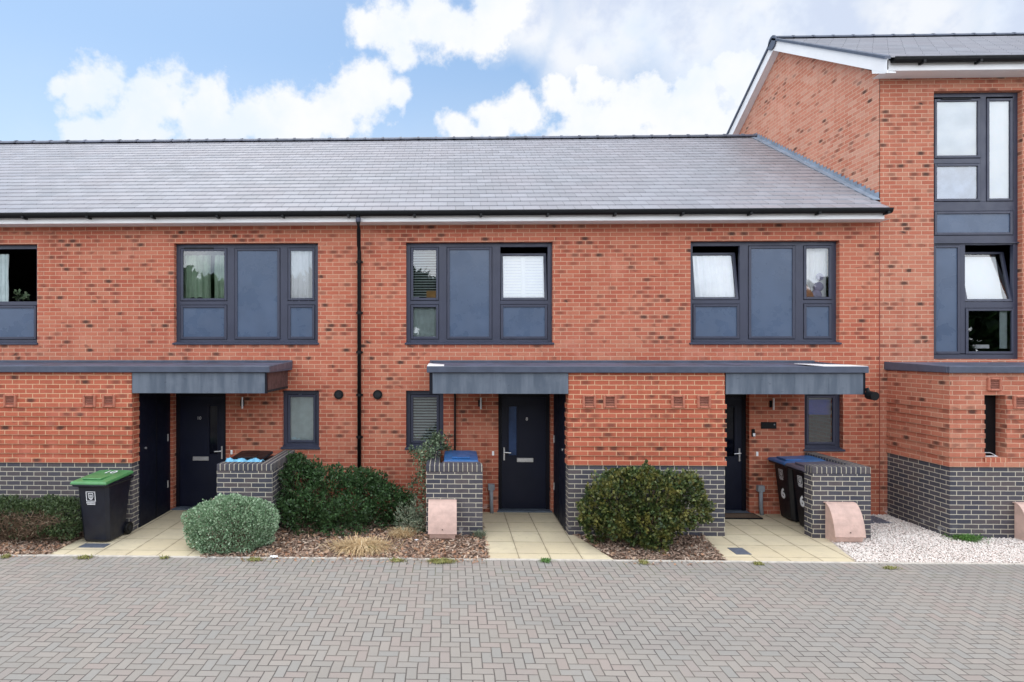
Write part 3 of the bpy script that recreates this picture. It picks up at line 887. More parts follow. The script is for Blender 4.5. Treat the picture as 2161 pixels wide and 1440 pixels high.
# fascia, soffit, gutter, downpipe
mb = MB().box(XL, XG - 0.13, -0.31, -0.285, 5.245, 5.40)
mb.build('fascia_board', 'white', row, bevel=0.003)
MB().quad((XL, -0.285, 5.255), (XG, -0.285, 5.255), (XG, 0, 5.255), (XL, 0, 5.255)).build('soffit', 'white', row, recalc=False)
def gutter(par, x0, x1, y, z):
    mb = MB()
    pr = [(y + math.cos(a) * 0.062, z + math.sin(a) * 0.075) for a in [math.pi + math.pi * q / 8 for q in range(9)]]
    pr += [(y + 0.05, z), (y + 0.05, z - 0.01), (y - 0.05, z - 0.01), (y - 0.05, z)]
    mb.prism(pr[:9], 'x', x0, x1)
    mb.box(x0, x1, y - 0.068, y - 0.055, z - 0.01, z + 0.012)
    o = mb.build('gutter', 'black', par)
    x = x0 + 0.5
    while x < x1:
        MB().box(x - 0.02, x + 0.02, y - 0.068, y + 0.06, z - 0.092, z - 0.05).build('bracket', 'black', o)
        x += 1.17 if x1 - x0 > 15 else 0.95
    return o
gutter(row, XL, XG - 0.06, -0.372, 5.405)
mb = MB()
DX = -1.66
DO = DX + 0.03
mb.tube([(DO, -0.372, 5.36), (DO, -0.372, 5.22), (DO, -0.32, 5.10), (DX, -0.12, 4.86), (DX, -0.06, 4.76), (DX, -0.06, 0.02)], 0.036, 12)
dp = mb.build('downpipe', 'black', row, smooth=True)
for z in (4.55, 3.62, 2.90, 2.12, 1.35, 0.6):
    MB().tube([(DX, -0.06, z), (DX, -0.06, z + 0.05)], 0.045, 12).box(DX - 0.06, DX + 0.06, -0.04, 0.0, z + 0.005, z + 0.04).build('bracket', 'black', dp)
MB().tube([(DO, -0.372, 5.23), (DO, -0.372, 5.30)], 0.046, 12).build('collar', 'frame', dp)
MB().box(7.694, 7.706, -0.004, 0.01, 0, 5.25).build('movement_joint', 'sealant', row)
for xx in (-2.044, -1.328):
    o = MB().tube([(xx, 0.0, 2.147), (xx, -0.035, 2.147)], 0.085, 20).build('flue_vent', 'black', row)
    MB().tube([(xx, -0.035, 2.147), (xx, -0.045, 2.147)], 0.055, 20).build('grille', 'soffit', o)

# ------------------------------------------------------------------ windows
YF = 0.095          # front face of the frames
def light(win, x0, x1, z0, z1, kind='glass', tilt=0.0, sash=0.045):
    """one light of a window: a sash frame and its pane or panel"""
    if kind == 'open':
        return
    if tilt:
        # sash hinged at the bottom, leaning inwards
        mb = MB().frame(x0 + 0.012, x1 - 0.012, z0 + 0.01, z1 - 0.01, sash, YF + 0.01, YF + 0.055)
        h = z1 - z0
        mb.v = [(p[0], p[1] + tilt * (p[2] - z0) / h, p[2] - 0.09 * ((p[2] - z0) / h) ** 2) for p in mb.v]
        s = mb.build('sash', 'frame', win, bevel=0.002)
        q = [(x0 + sash, YF + 0.035, z0 + sash), (x1 - sash, YF + 0.035, z0 + sash), (x1 - sash, YF + 0.035, z1 - sash), (x0 + sash, YF + 0.035, z1 - sash)]
        q = [(p[0], p[1] + tilt * (p[2] - z0) / h, p[2] - 0.09 * ((p[2] - z0) / h) ** 2) for p in q]
        MB().quad(*q).build('glass_pane', 'glass', win, recalc=False)
        return
    g_ = 0.007
    MB().box(x0, x1, YF + 0.03, YF + 0.034, z1 - 0.012, z1).box(x0, x0 + 0.012, YF + 0.03, YF + 0.034, z0, z1).box(x1 - 0.012, x1, YF + 0.03, YF + 0.034, z0, z1).box(x0, x1, YF + 0.03, YF + 0.034, z0, z0 + 0.012).build('seal', 'black', win)
    MB().frame(x0 + g_, x1 - g_, z0 + g_, z1 - g_, sash, YF - 0.012, YF + 0.029).build('sash', 'frame', win, bevel=0.004)
    y = YF + 0.008
    if kind == 'glass':
        MB().quad((x0 + sash, y, z0 + sash), (x1 - sash, y, z0 + sash), (x1 - sash, y, z1 - sash), (x0 + sash, y, z1 - sash)).build('glass_pane', 'glass', win, recalc=False)
    else:
        MB().box(x0 + sash, x1 - sash, y, y + 0.02, z0 + sash, z1 - sash).build('spandrel_panel', 'panel' if kind == 'panel' else kind, win)

def window(par, X0, X1, Z0, Z1, lights, bars, sill=True):
    """frame drawn as one mesh: border plus the bars (x0,x1,z0,z1)"""
    mb = MB().frame(X0, X1, Z0, Z1, 0.075, YF, YF + 0.07, wb=0.085)
    for b_ in bars:
        mb.box(b_[0], b_[1], YF + 0.001, YF + 0.068, b_[2], b_[3])
    win = mb.build('window', 'frame', par, bevel=0.003)
    for l in lights:
        light(win, *l)
    if sill:
        MB().prism([(YF, Z0 + 0.045), (-0.035, Z0 + 0.018), (-0.035, Z0 - 0.012), (YF, Z0 - 0.012)], 'x', X0 - 0.02, X1 + 0.02).build('sill', 'frame', win, bevel=0.002)
    return win

def three(par, X0, X1, cols, top_kinds, low_kinds, tilts):
    Z0, Z1 = 3.075, 4.935
    a, b_, c, d, e, f_ = cols
    zt0, zt1, zl0, zl1 = Z0 + 0.80, Z1 - 0.075, Z0 + 0.085, Z0 + 0.73
    L = []
    bars = [(X0 + b_, X0 + c, Z0 + 0.08, Z1 - 0.07), (X0 + d, X0 + e, Z0 + 0.08, Z1 - 0.07), (X0 + 0.07, X0 + b_, zl1, zt0), (X0 + e, X1 - 0.07, zl1, zt0)]
    L.append((X0 + a, X0 + b_, zt0, zt1, top_kinds[0], tilts[0]))
    L.append((X0 + a, X0 + b_, zl0, zl1, low_kinds[0]))
    L.append((X0 + c, X0 + d, zl0, zt1, 'panel'))
    L.append((X0 + e, X0 + f_, zt0, zt1, top_kinds[1], tilts[1]))
    L.append((X0 + e, X0 + f_, zl0, zl1, low_kinds[1]))
    return window(par, X0, X1, Z0, Z1, L, bars)
wA = three(row, -10.36, -7.68, (0.075, 0.58, 0.74, 1.56, 1.72, 2.605), ('glass', 'open'), ('panel', 'panel'), (0, 0))
wB = three(row, -5.105, -2.43, (0.075, 0.955, 1.095, 1.95, 2.09, 2.60), ('glass', 'glass'), ('panel', 'panel'), (0, 0))
wC = three(row, -0.81, 1.865, (0.075, 0.60, 0.745, 1.58, 1.73, 2.60), ('glass', 'glass'), ('glass', 'panel'), (0, 0.13))
wD = three(row, 4.345, 6.995, (0.075, 0.925, 1.075, 1.92, 2.065, 2.575), ('glass', 'glass'), ('panel', 'panel'), (0.15, 0))
# trickle vent over the first glazed light
MB().box(-4.95, -4.40, YF - 0.03, YF - 0.012, 4.845, 4.868).build('trickle_vent', 'soffit', wB)
for (a, b_) in ((-3.095, -2.41), (-0.81, -0.125), (6.375, 7.06)):
    window(row, a, b_, 1.155, 2.22, [(a + 0.075, b_ - 0.075, 1.155 + 0.085, 2.22 - 0.075, 'glass')], [])

# ------------------------------------------------------------------ doors
def door(par, X0, X1, hand, number, mirror):
    """hand = +1: handle on the right"""
    y = 0.12
    mb = MB()
    mb.box(X0, X0 + 0.07, y, y + 0.08, 0.0, 2.18).box(X1 - 0.07, X1, y, y + 0.08, 0.0, 2.18).box(X0 + 0.07, X1 - 0.07, y, y + 0.08, 2.10, 2.18)
    fr_ = mb.build('door_frame', 'doorframe', par, bevel=0.003)
    MB().box(X0 - 0.02, X1 + 0.02, -0.02, y + 0.08, 0.0, 0.035).build('threshold', 'lead', fr_, bevel=0.004)
    a, b_ = X0 + 0.073, X1 - 0.073
    w_ = b_ - a
    sx = lambda f_: a + w_ * f_ if hand > 0 else b_ - w_ * f_      # f measured from the hinge side
    g0, g1 = sorted((sx(0.66), sx(0.84)))
    mb = MB()
    for q in ((a, g0, 0.045, 2.095), (g1, b_, 0.045, 2.095), (g0, g1, 0.045, 1.02), (g0, g1, 1.92, 2.095)):
        mb.box(q[0], q[1], y + 0.012, y + 0.056, q[2], q[3])
    d = mb.build('door', 'door', par)
    MB().frame(g0 - 0.03, g1 + 0.03, 0.99, 1.95, 0.03, y + 0.004, y + 0.02).build('glazing_bead', 'door', d, bevel=0.003)
    MB().quad((g0, y + 0.03, 1.02), (g1, y + 0.03, 1.02), (g1, y + 0.03, 1.92), (g0, y + 0.03, 1.92)).build('glass_pane', 'doorglass_blue_reflection' if number == '8' else 'doorglass', d, recalc=False)
    hx = sx(0.945)
    MB().box(hx - 0.014, hx + 0.014, y - 0.004, y + 0.012, 0.93, 1.17).build('handle_plate', 'steel', d, bevel=0.003)
    MB().tube([(hx, y, 1.085), (hx, y - 0.045, 1.085), (hx - hand * 0.02, y - 0.05, 1.083), (hx - hand * 0.12, y - 0.05, 1.075)], 0.011, 8).build('handle', 'steel', d)
    lx = sx(0.47)
    lb = MB().box(lx - 0.15, lx + 0.15, y - 0.004, y + 0.012, 0.90, 0.975).build('letterbox', 'steel', d, bevel=0.003)
    MB().box(lx - 0.13, lx + 0.13, y - 0.008, y - 0.003, 0.915, 0.96).build('letterbox_flap', 'steel', lb, bevel=0.002)
    nx = sx(0.43)
    from mathutils import Matrix
    text_mesh('door_number', number, 0.085, 'steel', d, Matrix.Translation(Vector((nx, y + 0.008, 1.69)) - org(d)) @ Matrix.Rotation(R(90), 4, 'X'))
    return d
door(row, -5.125, -4.14, 1, '10', 0)
door(row, 0.875, 1.83, -1, '8', 1)
door(row, 4.42, 5.395, 1, '6', 0)

# ------------------------------------------------------------------ projecting store bays and canopies
ZP, ZT = 1.125, 2.60
BY = -1.35
def bay(par, x0, x1, red='red_bay', holes=(), left=-0.001, right=-0.001):
    """brick store that stands out under the canopy, with corbelled courses"""
    mb = MB()
    wall_x(mb, x0, x1, ZP, ZT, BY, list(holes))
    for xx in (x0, x1):
        mb.quad((xx, BY, ZP), (xx, 0, ZP), (xx, 0, ZT), (xx, BY, ZT))
    mb.quad((x0, BY, ZT), (x1, BY, ZT), (x1, 0, ZT), (x0, 0, ZT))
    pr = 0.020
    hs = [h for h in holes]
    for k in range(0, 13, 2):
        z0 = ZP + 0.075 * k
        z1 = z0 + 0.075
        segs = [(x0 - pr, x1 + pr)]
        for h in hs:
            if z0 < h[3] - 0.01 and z1 > h[2] + 0.01:
                segs = [q for s_ in segs for q in ((s_[0], h[0]), (h[1], s_[1]))]
        for s_ in segs:
            mb.box(s_[0], s_[1], BY - pr, BY + 0.001, z0 + 0.0, z1)
        if left:
            mb.box(x0 - pr, x0, BY + 0.0015, left, z0, z1)
        if right:
            mb.box(x1, x1 + pr, BY + 0.0015, right, z0, z1)
    return mb.build('store_bay', red, par, recalc=False)
def plinth(b_, x0, x1):
    mb = MB()
    mb.quad((x0, BY, -0.02), (x1, BY, -0.02), (x1, BY, ZP), (x0, BY, ZP))
    for xx in (x0, x1):
        mb.quad((xx, BY, -0.02), (xx, 0, -0.02), (xx, 0, ZP), (xx, BY, ZP))
    return mb.build('plinth', 'blue', b_, recalc=False)
def store_door(b_, x, out):
    """door leaf set in the side of a bay; out = +1 when it faces +x"""
    d = MB().box(min(x, x + out * 0.012), max(x, x + out * 0.012), -1.12, -0.03, 0.0, 2.26).build('store_door', 'storedoor', b_, bevel=0.002)
    MB().box(min(x, x + out * 0.018), max(x, x + out * 0.018), -0.565, -0.555, 0.02, 2.24).build('door_seam', 'black', d)
    for z in (0.45, 1.30):
        MB().tube([(x + out * 0.022, -0.14, z), (x + out * 0.022, -0.14, z + 0.13)], 0.010, 8).build('hinge', 'steel', d)
    MB().tube([(x + out * 0.012, -0.93, 1.30), (x + out * 0.03, -0.93, 1.30)], 0.02, 12).build('lock', 'steel', d)
    return d
bl = bay(row, -10.9, -5.175, right=-1.135)
plinth(bl, -10.9, -5.175)
store_door(bl, -5.175, 1)
bc = bay(row, 1.885, 4.35, left=-1.135)
plinth(bc, 1.885, 4.35)
store_door(bc, 1.885, -1)

def canopy(par, x0, x1, panels, side=None):
    """flat lead canopy roof with a trim edge; panels = [(x0,x1)] hanging lead fascias"""
    mb = MB()
    mb.hexa([(x0 + 0.01, -1.39, 2.595), (x1 - 0.01, -1.39, 2.595), (x1 - 0.01, 0, 2.60), (x0 + 0.01, 0, 2.60),
             (x0 + 0.01, -1.39, 2.675), (x1 - 0.01, -1.39, 2.675), (x1 - 0.01, 0, 2.735), (x0 + 0.01, 0, 2.735)])
    c = mb.build('canopy', 'membrane', par)
    mb = MB().box(x0, x1, -1.425, -1.385, 2.598, 2.70)
    for xx in (x0, x1 - 0.04):
        mb.hexa([(xx, -1.384, 2.60), (xx + 0.04, -1.384, 2.60), (xx + 0.04, 0, 2.64), (xx, 0, 2.64),
                 (xx, -1.384, 2.70), (xx + 0.04, -1.384, 2.70), (xx + 0.04, 0, 2.755), (xx, 0, 2.755)])
    mb.box(x0, x1, -0.03, -0.002, 2.73, 2.775)
    mb.build('edge_trim', 'cap', c, bevel=0.006)
    for (a, b_, s0, s1) in panels:
        MB().box(a, b_, -1.375, -1.345, 2.258, 2.592).build('fascia_panel', 'leadsheet', c, bevel=0.004)
        sm = MB()
        for q_ in range(1, 4):
            xs_ = a + (b_ - a) * q_ / 4
            sm.box(xs_ - 0.005, xs_ + 0.005, -1.3775, -1.3745, 2.262, 2.588)
        sm.build('sheet_joint', 'leadsheet', c)
        MB().box(a, b_, -1.343, -0.003, 2.262, 2.30).build('soffit', 'soffit', c)
        if s1:
            MB().box(b_ - 0.035, b_ - 0.002, -1.343, -0.004, 2.302, 2.592).build('side_cladding', 'timber', c)
            MB().box(b_ + 0.0, b_ + 0.03, -1.378, -1.32, 2.256, 2.594).build('corner_trim', 'doorframe', c)
        if s0:
            MB().box(a + 0.002, a + 0.035, -1.343, -0.004, 2.302, 2.592).build('side_cladding', 'timber', c)
            MB().box(a - 0.05, a, -1.378, -1.32, 2.256, 2.594).build('corner_trim', 'doorframe', c)
    return c
c1 = canopy(row, -11.0, -2.90, [(-5.155, -2.985, 0, 1)])
c2 = canopy(row, -0.375, 6.545, [(-0.285, 1.878, 1, 0), (4.36, 6.49, 0, 1)])
for (a, b_, z) in ((-0.37, -0.10, 0.0), (5.85, 6.53, 0.0)):
    MB().hexa([(a, -1.42, 2.70), (b_, -1.42, 2.70), (b_, -0.95, 2.712), (a, -0.6, 2.725), (a, -1.42, 2.706), (b_, -1.42, 2.706), (b_, -0.95, 2.719), (a, -0.6, 2.732)]).build('roof_glint_patch', 'white', c2)  # white sheets paint the bright glints on the canopy roof
MB().tube([(6.535, -1.38, 2.36), (6.56, -1.40, 2.27), (6.60, -1.42, 2.235)], 0.03, 10).tube([(6.58, -1.36, 2.25), (6.585, -1.50, 2.24)], 0.068, 16).build('rainwater_outlet', 'black', c2)
MB().tube([(0.085, -0.03, 2.26), (0.085, -0.03, 0.3)], 0.018, 8).build('overflow_pipe', 'black', c2)

def air_brick(par, x, z, y=BY):
    o = MB()
    s_ = 0.105
    f0 = y - 0.045
    mb = MB()
    for q in ((-s_, -s_ + 0.035, -s_, s_), (s_ - 0.035, s_, -s_, s_), (-s_ + 0.035, s_ - 0.035, s_ - 0.035, s_), (-s_ + 0.035, s_ - 0.035, -s_, -s_ + 0.035)):
        mb.box(x + q[0], x + q[1], f0, y + 0.01, z + q[2], z + q[3])
    o = mb.build('air_brick', 'terracotta', par, bevel=0.012)
    lv = MB().box(x - s_ + 0.035, x + s_ - 0.035, y - 0.012, y + 0.005, z - s_ + 0.035, z + s_ - 0.035)
    for k in range(5):
        zz = z - 0.06 + k * 0.028
        lv.prism([(y - 0.030, zz), (y - 0.010, zz + 0.018), (y - 0.008, zz + 0.012), (y - 0.028, zz - 0.006)], 'x', x - 0.068, x + 0.068)
    lv.build('louvre', 'terrdark', o)
for x in (-7.172, -5.86, -5.539):
    air_brick(bl, x, 2.13)
for x in (2.21, 2.537, 3.606, 4.014):
    air_brick(bc, x, 2.14)

# ------------------------------------------------------------------ the tall house
XR = 16.0
tall = empty('tall_house', (11.0, 0, 0), 'taller three storey brick house with gable end and pale window stack at the right', 'building')
TH = [(8.655, 10.21, 2.80, 7.60, 0.165)]
mb = MB()
wall_x(mb, XG + 0.01, XR, -0.02, 7.95, 0.0, TH)
mb.build('wall', 'red_tall', tall, recalc=False)
AY, AZ = 3.25, 10.12
mb = MB()
gp = [(0.0, 0.0), (0.0, 7.93), (AY, AZ), (6.5, 7.93), (6.5, 0.0)]
mb.add([(XG, p[0], p[1]) for p in gp], [(0, 1, 2, 3, 4)])
mb.add([(XR, p[0], p[1]) for p in gp], [(4, 3, 2, 1, 0)])
mb.quad((XG, 6.5, 0), (XR, 6.5, 0), (XR, 6.5, 7.93), (XG, 6.5, 7.93))
M['red_gable'] = brick('red_brick_gable', ((0.46, 0.160, 0.100), (0.53, 0.215, 0.140), (0.55, 0.28, 0.20)), (0.60, 0.40, 0.29), dark=0.05, u0=0.18, stain=False, bump=0.4)
mb.build('gable_wall', 'red_gable', tall, recalc=False)
mb = MB()
for z in (0.01, 2.62, 5.22, 7.75):
    mb.quad((XG + 0.02, 0.31, z), (XR, 0.31, z), (XR, 6.4, z), (XG + 0.02, 6.4, z))
mb.quad((XG, 3.2, 0), (XR, 3.2, 0), (XR, 3.2, 7.7), (XG, 3.2, 7.7))
mb.build('floors_and_partitions', 'dark_in', tall, recalc=False)
slope = (10.24 - 8.02) / (AY + 0.40)
rt = slate_roof('tall', tall, XG - 0.17, XR, -0.40, 8.02, AY, 10.24, 17, 0.30, RT, both=False)
mb = MB()
mb.quad((XG - 0.17, AY, 10.24), (XR, AY, 10.24), (XR, 6.9, 8.02), (XG - 0.17, 6.9, 8.02))
mb.build('rear_slope', M['membrane'], rt, recalc=False)
mb = MB()
x = XG - 0.18
while x < XR:
    prof = [(AY + math.cos(a) * 0.12, 10.215 + math.sin(a) * 0.075) for a in [math.pi * q / 8 for q in range(9)]]
    mb.prism(prof, 'x', x, x + 0.455)
    mb.prism([(AY + (p[0] - AY) * 1.08, 10.215 + (p[1] - 10.215) * 1.15) for p in prof], 'x', x + 0.42, x + 0.46)
    x += 0.455
mb.prism([(AY + math.cos(a) * 0.17, 10.15 + math.sin(a) * 0.16) for a in [2 * math.pi * q / 14 for q in range(14)]], 'x', XG - 0.20, XG - 0.17)
mb.build('ridge_tiles', 'cap', rt)
def verge(ya, za, yb, zb, d0, d1, x0, x1, nm, mat):
    return MB().hexa([(x0, ya, za - d1), (x1, ya, za - d1), (x1, yb, zb - d1), (x0, yb, zb - d1),
                      (x0, ya, za - d0), (x1, ya, za - d0), (x1, yb, zb - d0), (x0, yb, zb - d0)]).build(nm, mat, tall, bevel=0.003)
verge(-0.42, 8.01, AY, 10.24, 0.03, 0.27, XG - 0.165, XG - 0.14, 'bargeboard', 'white')
verge(AY, 10.24, 6.9, 8.02, 0.03, 0.27, XG - 0.165, XG - 0.14, 'bargeboard', 'white')
verge(-0.42, 8.01, AY, 10.24, -0.03, 0.028, XG - 0.20, XG - 0.10, 'verge_trim', 'cap')
verge(AY, 10.24, 6.9, 8.02, -0.03, 0.028, XG - 0.20, XG - 0.10, 'verge_trim', 'cap')
verge(-0.40, 8.01, AY, 10.24, 0.24, 0.262, XG - 0.139, XG + 0.004, 'verge_soffit', 'white')
verge(AY, 10.24, 6.9, 8.02, 0.24, 0.262, XG - 0.139, XG + 0.004, 'verge_soffit', 'white')
MB().prism([(-0.42, 7.99), (-0.42, 7.80), (-0.37, 7.755), (-0.05, 7.90), (-0.02, 8.1)], 'x', XG - 0.163, XG - 0.142).build('box_end', 'white', tall)
MB().box(XG - 0.14, XR, -0.33, -0.305, 7.82, 8.0).build('fascia_board', 'white', tall, bevel=0.003)
MB().quad((XG - 0.14, -0.305, 7.83), (XR, -0.305, 7.83), (XR, 0, 7.83), (XG - 0.14, 0, 7.83)).build('soffit', 'white', tall, recalc=False)
gutter(tall, XG - 0.05, XR, -0.392, 8.0)
# stepped flashing where the low roof meets the gable
mb = MB()
dyr, dzr = 4.425 + 0.38, 8.37 - 5.42
mb.hexa([(XG - 0.13, -0.02, 5.655), (XG - 0.002, -0.02, 5.655), (XG - 0.002, 4.42, 8.385), (XG - 0.13, 4.42, 8.385),
         (XG - 0.13, -0.02, 5.672), (XG - 0.002, -0.02, 5.672), (XG - 0.002, 4.42, 8.40), (XG - 0.13, 4.42, 8.40)])
n = 38
for i in range(n):
    ya, yb = 0.0 + i * 4.4 / n, 0.0 + (i + 1) * 4.4 / n
    za = 5.43 + (ya + 0.38) * dzr / dyr
    zb = 5.43 + (yb + 0.38) * dzr / dyr
    mb.add([(XG - 0.008, ya, za), (XG - 0.008, yb, zb), (XG - 0.008, yb, zb + 0.075), (XG - 0.008, ya, za + 0.14)], [(0, 1, 2, 3)])
mb.build('stepped_flashing', 'flash', tall)
# window stack
WX0, WX1 = 8.655, 10.21
def zz(v):
    return 2.92 + (744 - v) / 116.6
L = []
zt1, zt0 = 7.50, 6.50       # upper light and the one beneath
L.append((WX0 + 0.075, WX0 + 0.90, 6.42, 7.50, 'glass'))
L.append((WX0 + 0.075, WX0 + 0.90, 5.64, 6.33, 'glass'))
L.append((WX0 + 1.0, WX1 - 0.085, 5.64, 7.50, 'glass'))
L.append((WX0 + 0.075, WX1 - 0.085, 5.03, 5.47, 'panel'))
bars = [(WX0 + 0.90, WX0 + 1.0, 5.64, 7.53), (WX0 + 0.07, WX0 + 0.90, 6.33, 6.42), (WX0 + 0.07, WX1 - 0.07, 5.47, 5.64), (WX0 + 0.07, WX1 - 0.07, 4.86, 5.03)]
L.append((WX0 + 0.06, WX0 + 0.545, 2.885, 4.86, 'panel'))
L.append((WX0 + 0.63, WX1 - 0.06, 3.83, 4.86, 'glass', 0.19))
L.append((WX0 + 0.63, WX1 - 0.06, 2.885, 3.72, 'glass'))
bars += [(WX0 + 0.545, WX0 + 0.63, 2.90, 4.86), (WX0 + 0.63, WX1 - 0.06, 3.72, 3.83)]
wT = window(tall, WX0, WX1, 2.80, 7.60, L, bars, sill=False)
MB().box(WX0, WX1, YF - 0.03, YF - 0.001, 4.885, 4.905).build('drip_bar', 'frame', wT)
MB().box(WX0 + 0.2, WX0 + 0.72, YF - 0.03, YF - 0.012, 7.475, 7.50).build('trickle_vent', 'soffit', wT)
# projecting bay of the tall house
TX = 7.84
SH = (8.37, 8.70, 1.275, 2.25, 0.18)
bt = bay(tall, TX, XR, 'red_tall', [SH])
plinth(bt, TX, XR)
MB().box(8.365, 8.705, BY - 0.022, BY + 0.02, 1.20, 1.272).build('brick_sill', brick('red_brick_header', REDC, (0.66, 0.42, 0.27), u0=0.0, vertical=True, stain=False), bt)
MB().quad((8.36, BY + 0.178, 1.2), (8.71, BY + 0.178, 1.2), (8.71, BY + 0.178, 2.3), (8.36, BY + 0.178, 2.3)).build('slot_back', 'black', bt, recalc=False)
vt = MB().frame(8.385, 8.60, 1.285, 1.37, 0.014, BY + 0.02, BY + 0.03)
vt.v = [(p[0], p[1] + (p[2] - 1.285) * 1.6, p[2] - (p[2] - 1.285) * 0.5) for p in vt.v]
vt = vt.build('vent_flap', 'white', bt)
for (x, z) in ((8.507, 2.42), (8.899, 2.14)):
    air_brick(bt, x, z)
mb = MB().hexa([(TX - 0.03, -1.39, 2.60), (XR, -1.39, 2.60), (XR, 0, 2.60), (TX - 0.03, 0, 2.60), (TX - 0.03, -1.39, 2.675), (XR, -1.39, 2.675), (XR, 0, 2.745), (TX - 0.03, 0, 2.745)])
cr = mb.build('bay_roof', 'membrane', tall)
mb = MB().box(TX - 0.05, XR, -1.41, -1.37, 2.598, 2.70)
mb.hexa([(TX - 0.06, -1.369, 2.60), (TX - 0.02, -1.369, 2.60), (TX - 0.02, 0, 2.61), (TX - 0.06, 0, 2.61), (TX - 0.06, -1.369, 2.70), (TX - 0.02, -1.369, 2.70), (TX - 0.02, 0, 2.755), (TX - 0.06, 0, 2.755)])
mb.build('edge_trim', 'cap', cr, bevel=0.006)

# ------------------------------------------------------------------ low bin store walls
def store_wall(x0, x1, ret, label):
    """front panel 0.9 m wide plus a return to the house on one side (ret = -1 left, +1 right)"""
    t_ = empty('bin_store_wall', ((x0 + x1) / 2, -1.3, 0), label, 'low wall', 'low blue brick bin store walls')
    y0, y1 = -1.41, -1.195
    zc = 1.125 - 0.11
    mb = MB()
    pts = [(x0, y0), (x1, y0)]
    if ret > 0:
        poly = [(x0, y0), (x1, y0), (x1, 0.0), (x1 - 0.215, 0.0), (x1 - 0.215, y1), (x0, y1)]
    else:
        poly = [(x0, y0), (x1, y0), (x1, y1), (x0 + 0.215, y1), (x0 + 0.215, 0.0), (x0, 0.0)]
    mb.prism(poly, 'z', -0.02, zc).build('brickwork', 'blue', t_)
    cp = []
    cx_, cy_ = (x0 + x1) / 2, -0.7
    poly2 = [(p[0] + (0.003 if p[0] > cx_ else -0.003), p[1] - (0.003 if p[1] < -1.3 else 0)) for p in poly]
    poly2 = [(p[0], min(p[1], -0.001)) for p in poly2]
    MB().prism(poly2, 'z', zc, 1.125).build('coping', 'blue_coping', t_, bevel=0.012, seg=2)
    return t_
store_wall(-3.755, -2.855, 1, 'low blue brick wall behind the silvery round bush, left of the downpipe')
store_wall(-0.385, 0.515, -1, 'low blue brick wall with climber and pink box, left of middle door')
store_wall(5.68, 6.58, 1, 'low blue brick wall beside the two bins numbered 6')

# ------------------------------------------------------------------ meter boxes
def meter(x0, wd, label, h=0.58, y=-1.412):
    """pink half-buried meter box with curved lid; wall behind at y"""
    t_ = empty('meter_box', (x0 + wd / 2, y, 0), label, 'meter box', 'pink meter boxes against the low walls')
    n = 8
    prof = [(y, h)]
    for q in range(n + 1):
        a = q / n
        prof.append((y - 0.05 - 0.24 * math.sin(a * 1.25) / math.sin(1.25), h - 0.47 * a ** 1.7))
    lid = MB()
    ins = 0.02
    k0 = prof[0:] 
    bx = [(p[0] + 0.012, p[1] - 0.012) for p in prof]
    bx = bx + [(y - 0.25, 0.03), (y - 0.16, -0.02), (y, -0.02)]
    bx[0] = (y, h - 0.012)
    MB().prism(bx, 'x', x0 + 0.025, x0 + wd - 0.025).build('body', 'meter', t_, bevel=0.004)
    outer = prof
    inner = [(p[0] + 0.012, p[1] - 0.014) for p in prof]
    inner[0] = (y, h - 0.014)
    m_ = MB()
    for i in range(len(prof) - 1):
        a, b_, c, d = outer[i], outer[i + 1], inner[i + 1], inner[i]
        m_.hexa([(x0, d[0], d[1]), (x0 + wd, d[0], d[1]), (x0 + wd, c[0], c[1]), (x0, c[0], c[1]), (x0, a[0], a[1]), (x0 + wd, a[0], a[1]), (x0 + wd, b_[0], b_[1]), (x0, b_[0], b_[1])])
    m_.build('lid', 'meter', t_)
    zc = h - 0.40
    MB().tube([(x0 + wd / 2, y - 0.285, zc), (x0 + wd / 2, y - 0.297, zc)], 0.008, 8).build('lock', 'doorframe', t_)
    return t_
meter(-0.345, 0.445, 'flat fronted pink meter box on the wall with the climber, left of middle path')
meter(5.85, 0.46, 'pink curved meter box standing at gravel edge below the wall by the bins')
meter(-3.80, 0.44, 'pink meter box mostly hidden behind the silvery round bush')
meter(8.80, 0.46, 'pink meter box cut by the right edge, against the tall house', y=-1.352)

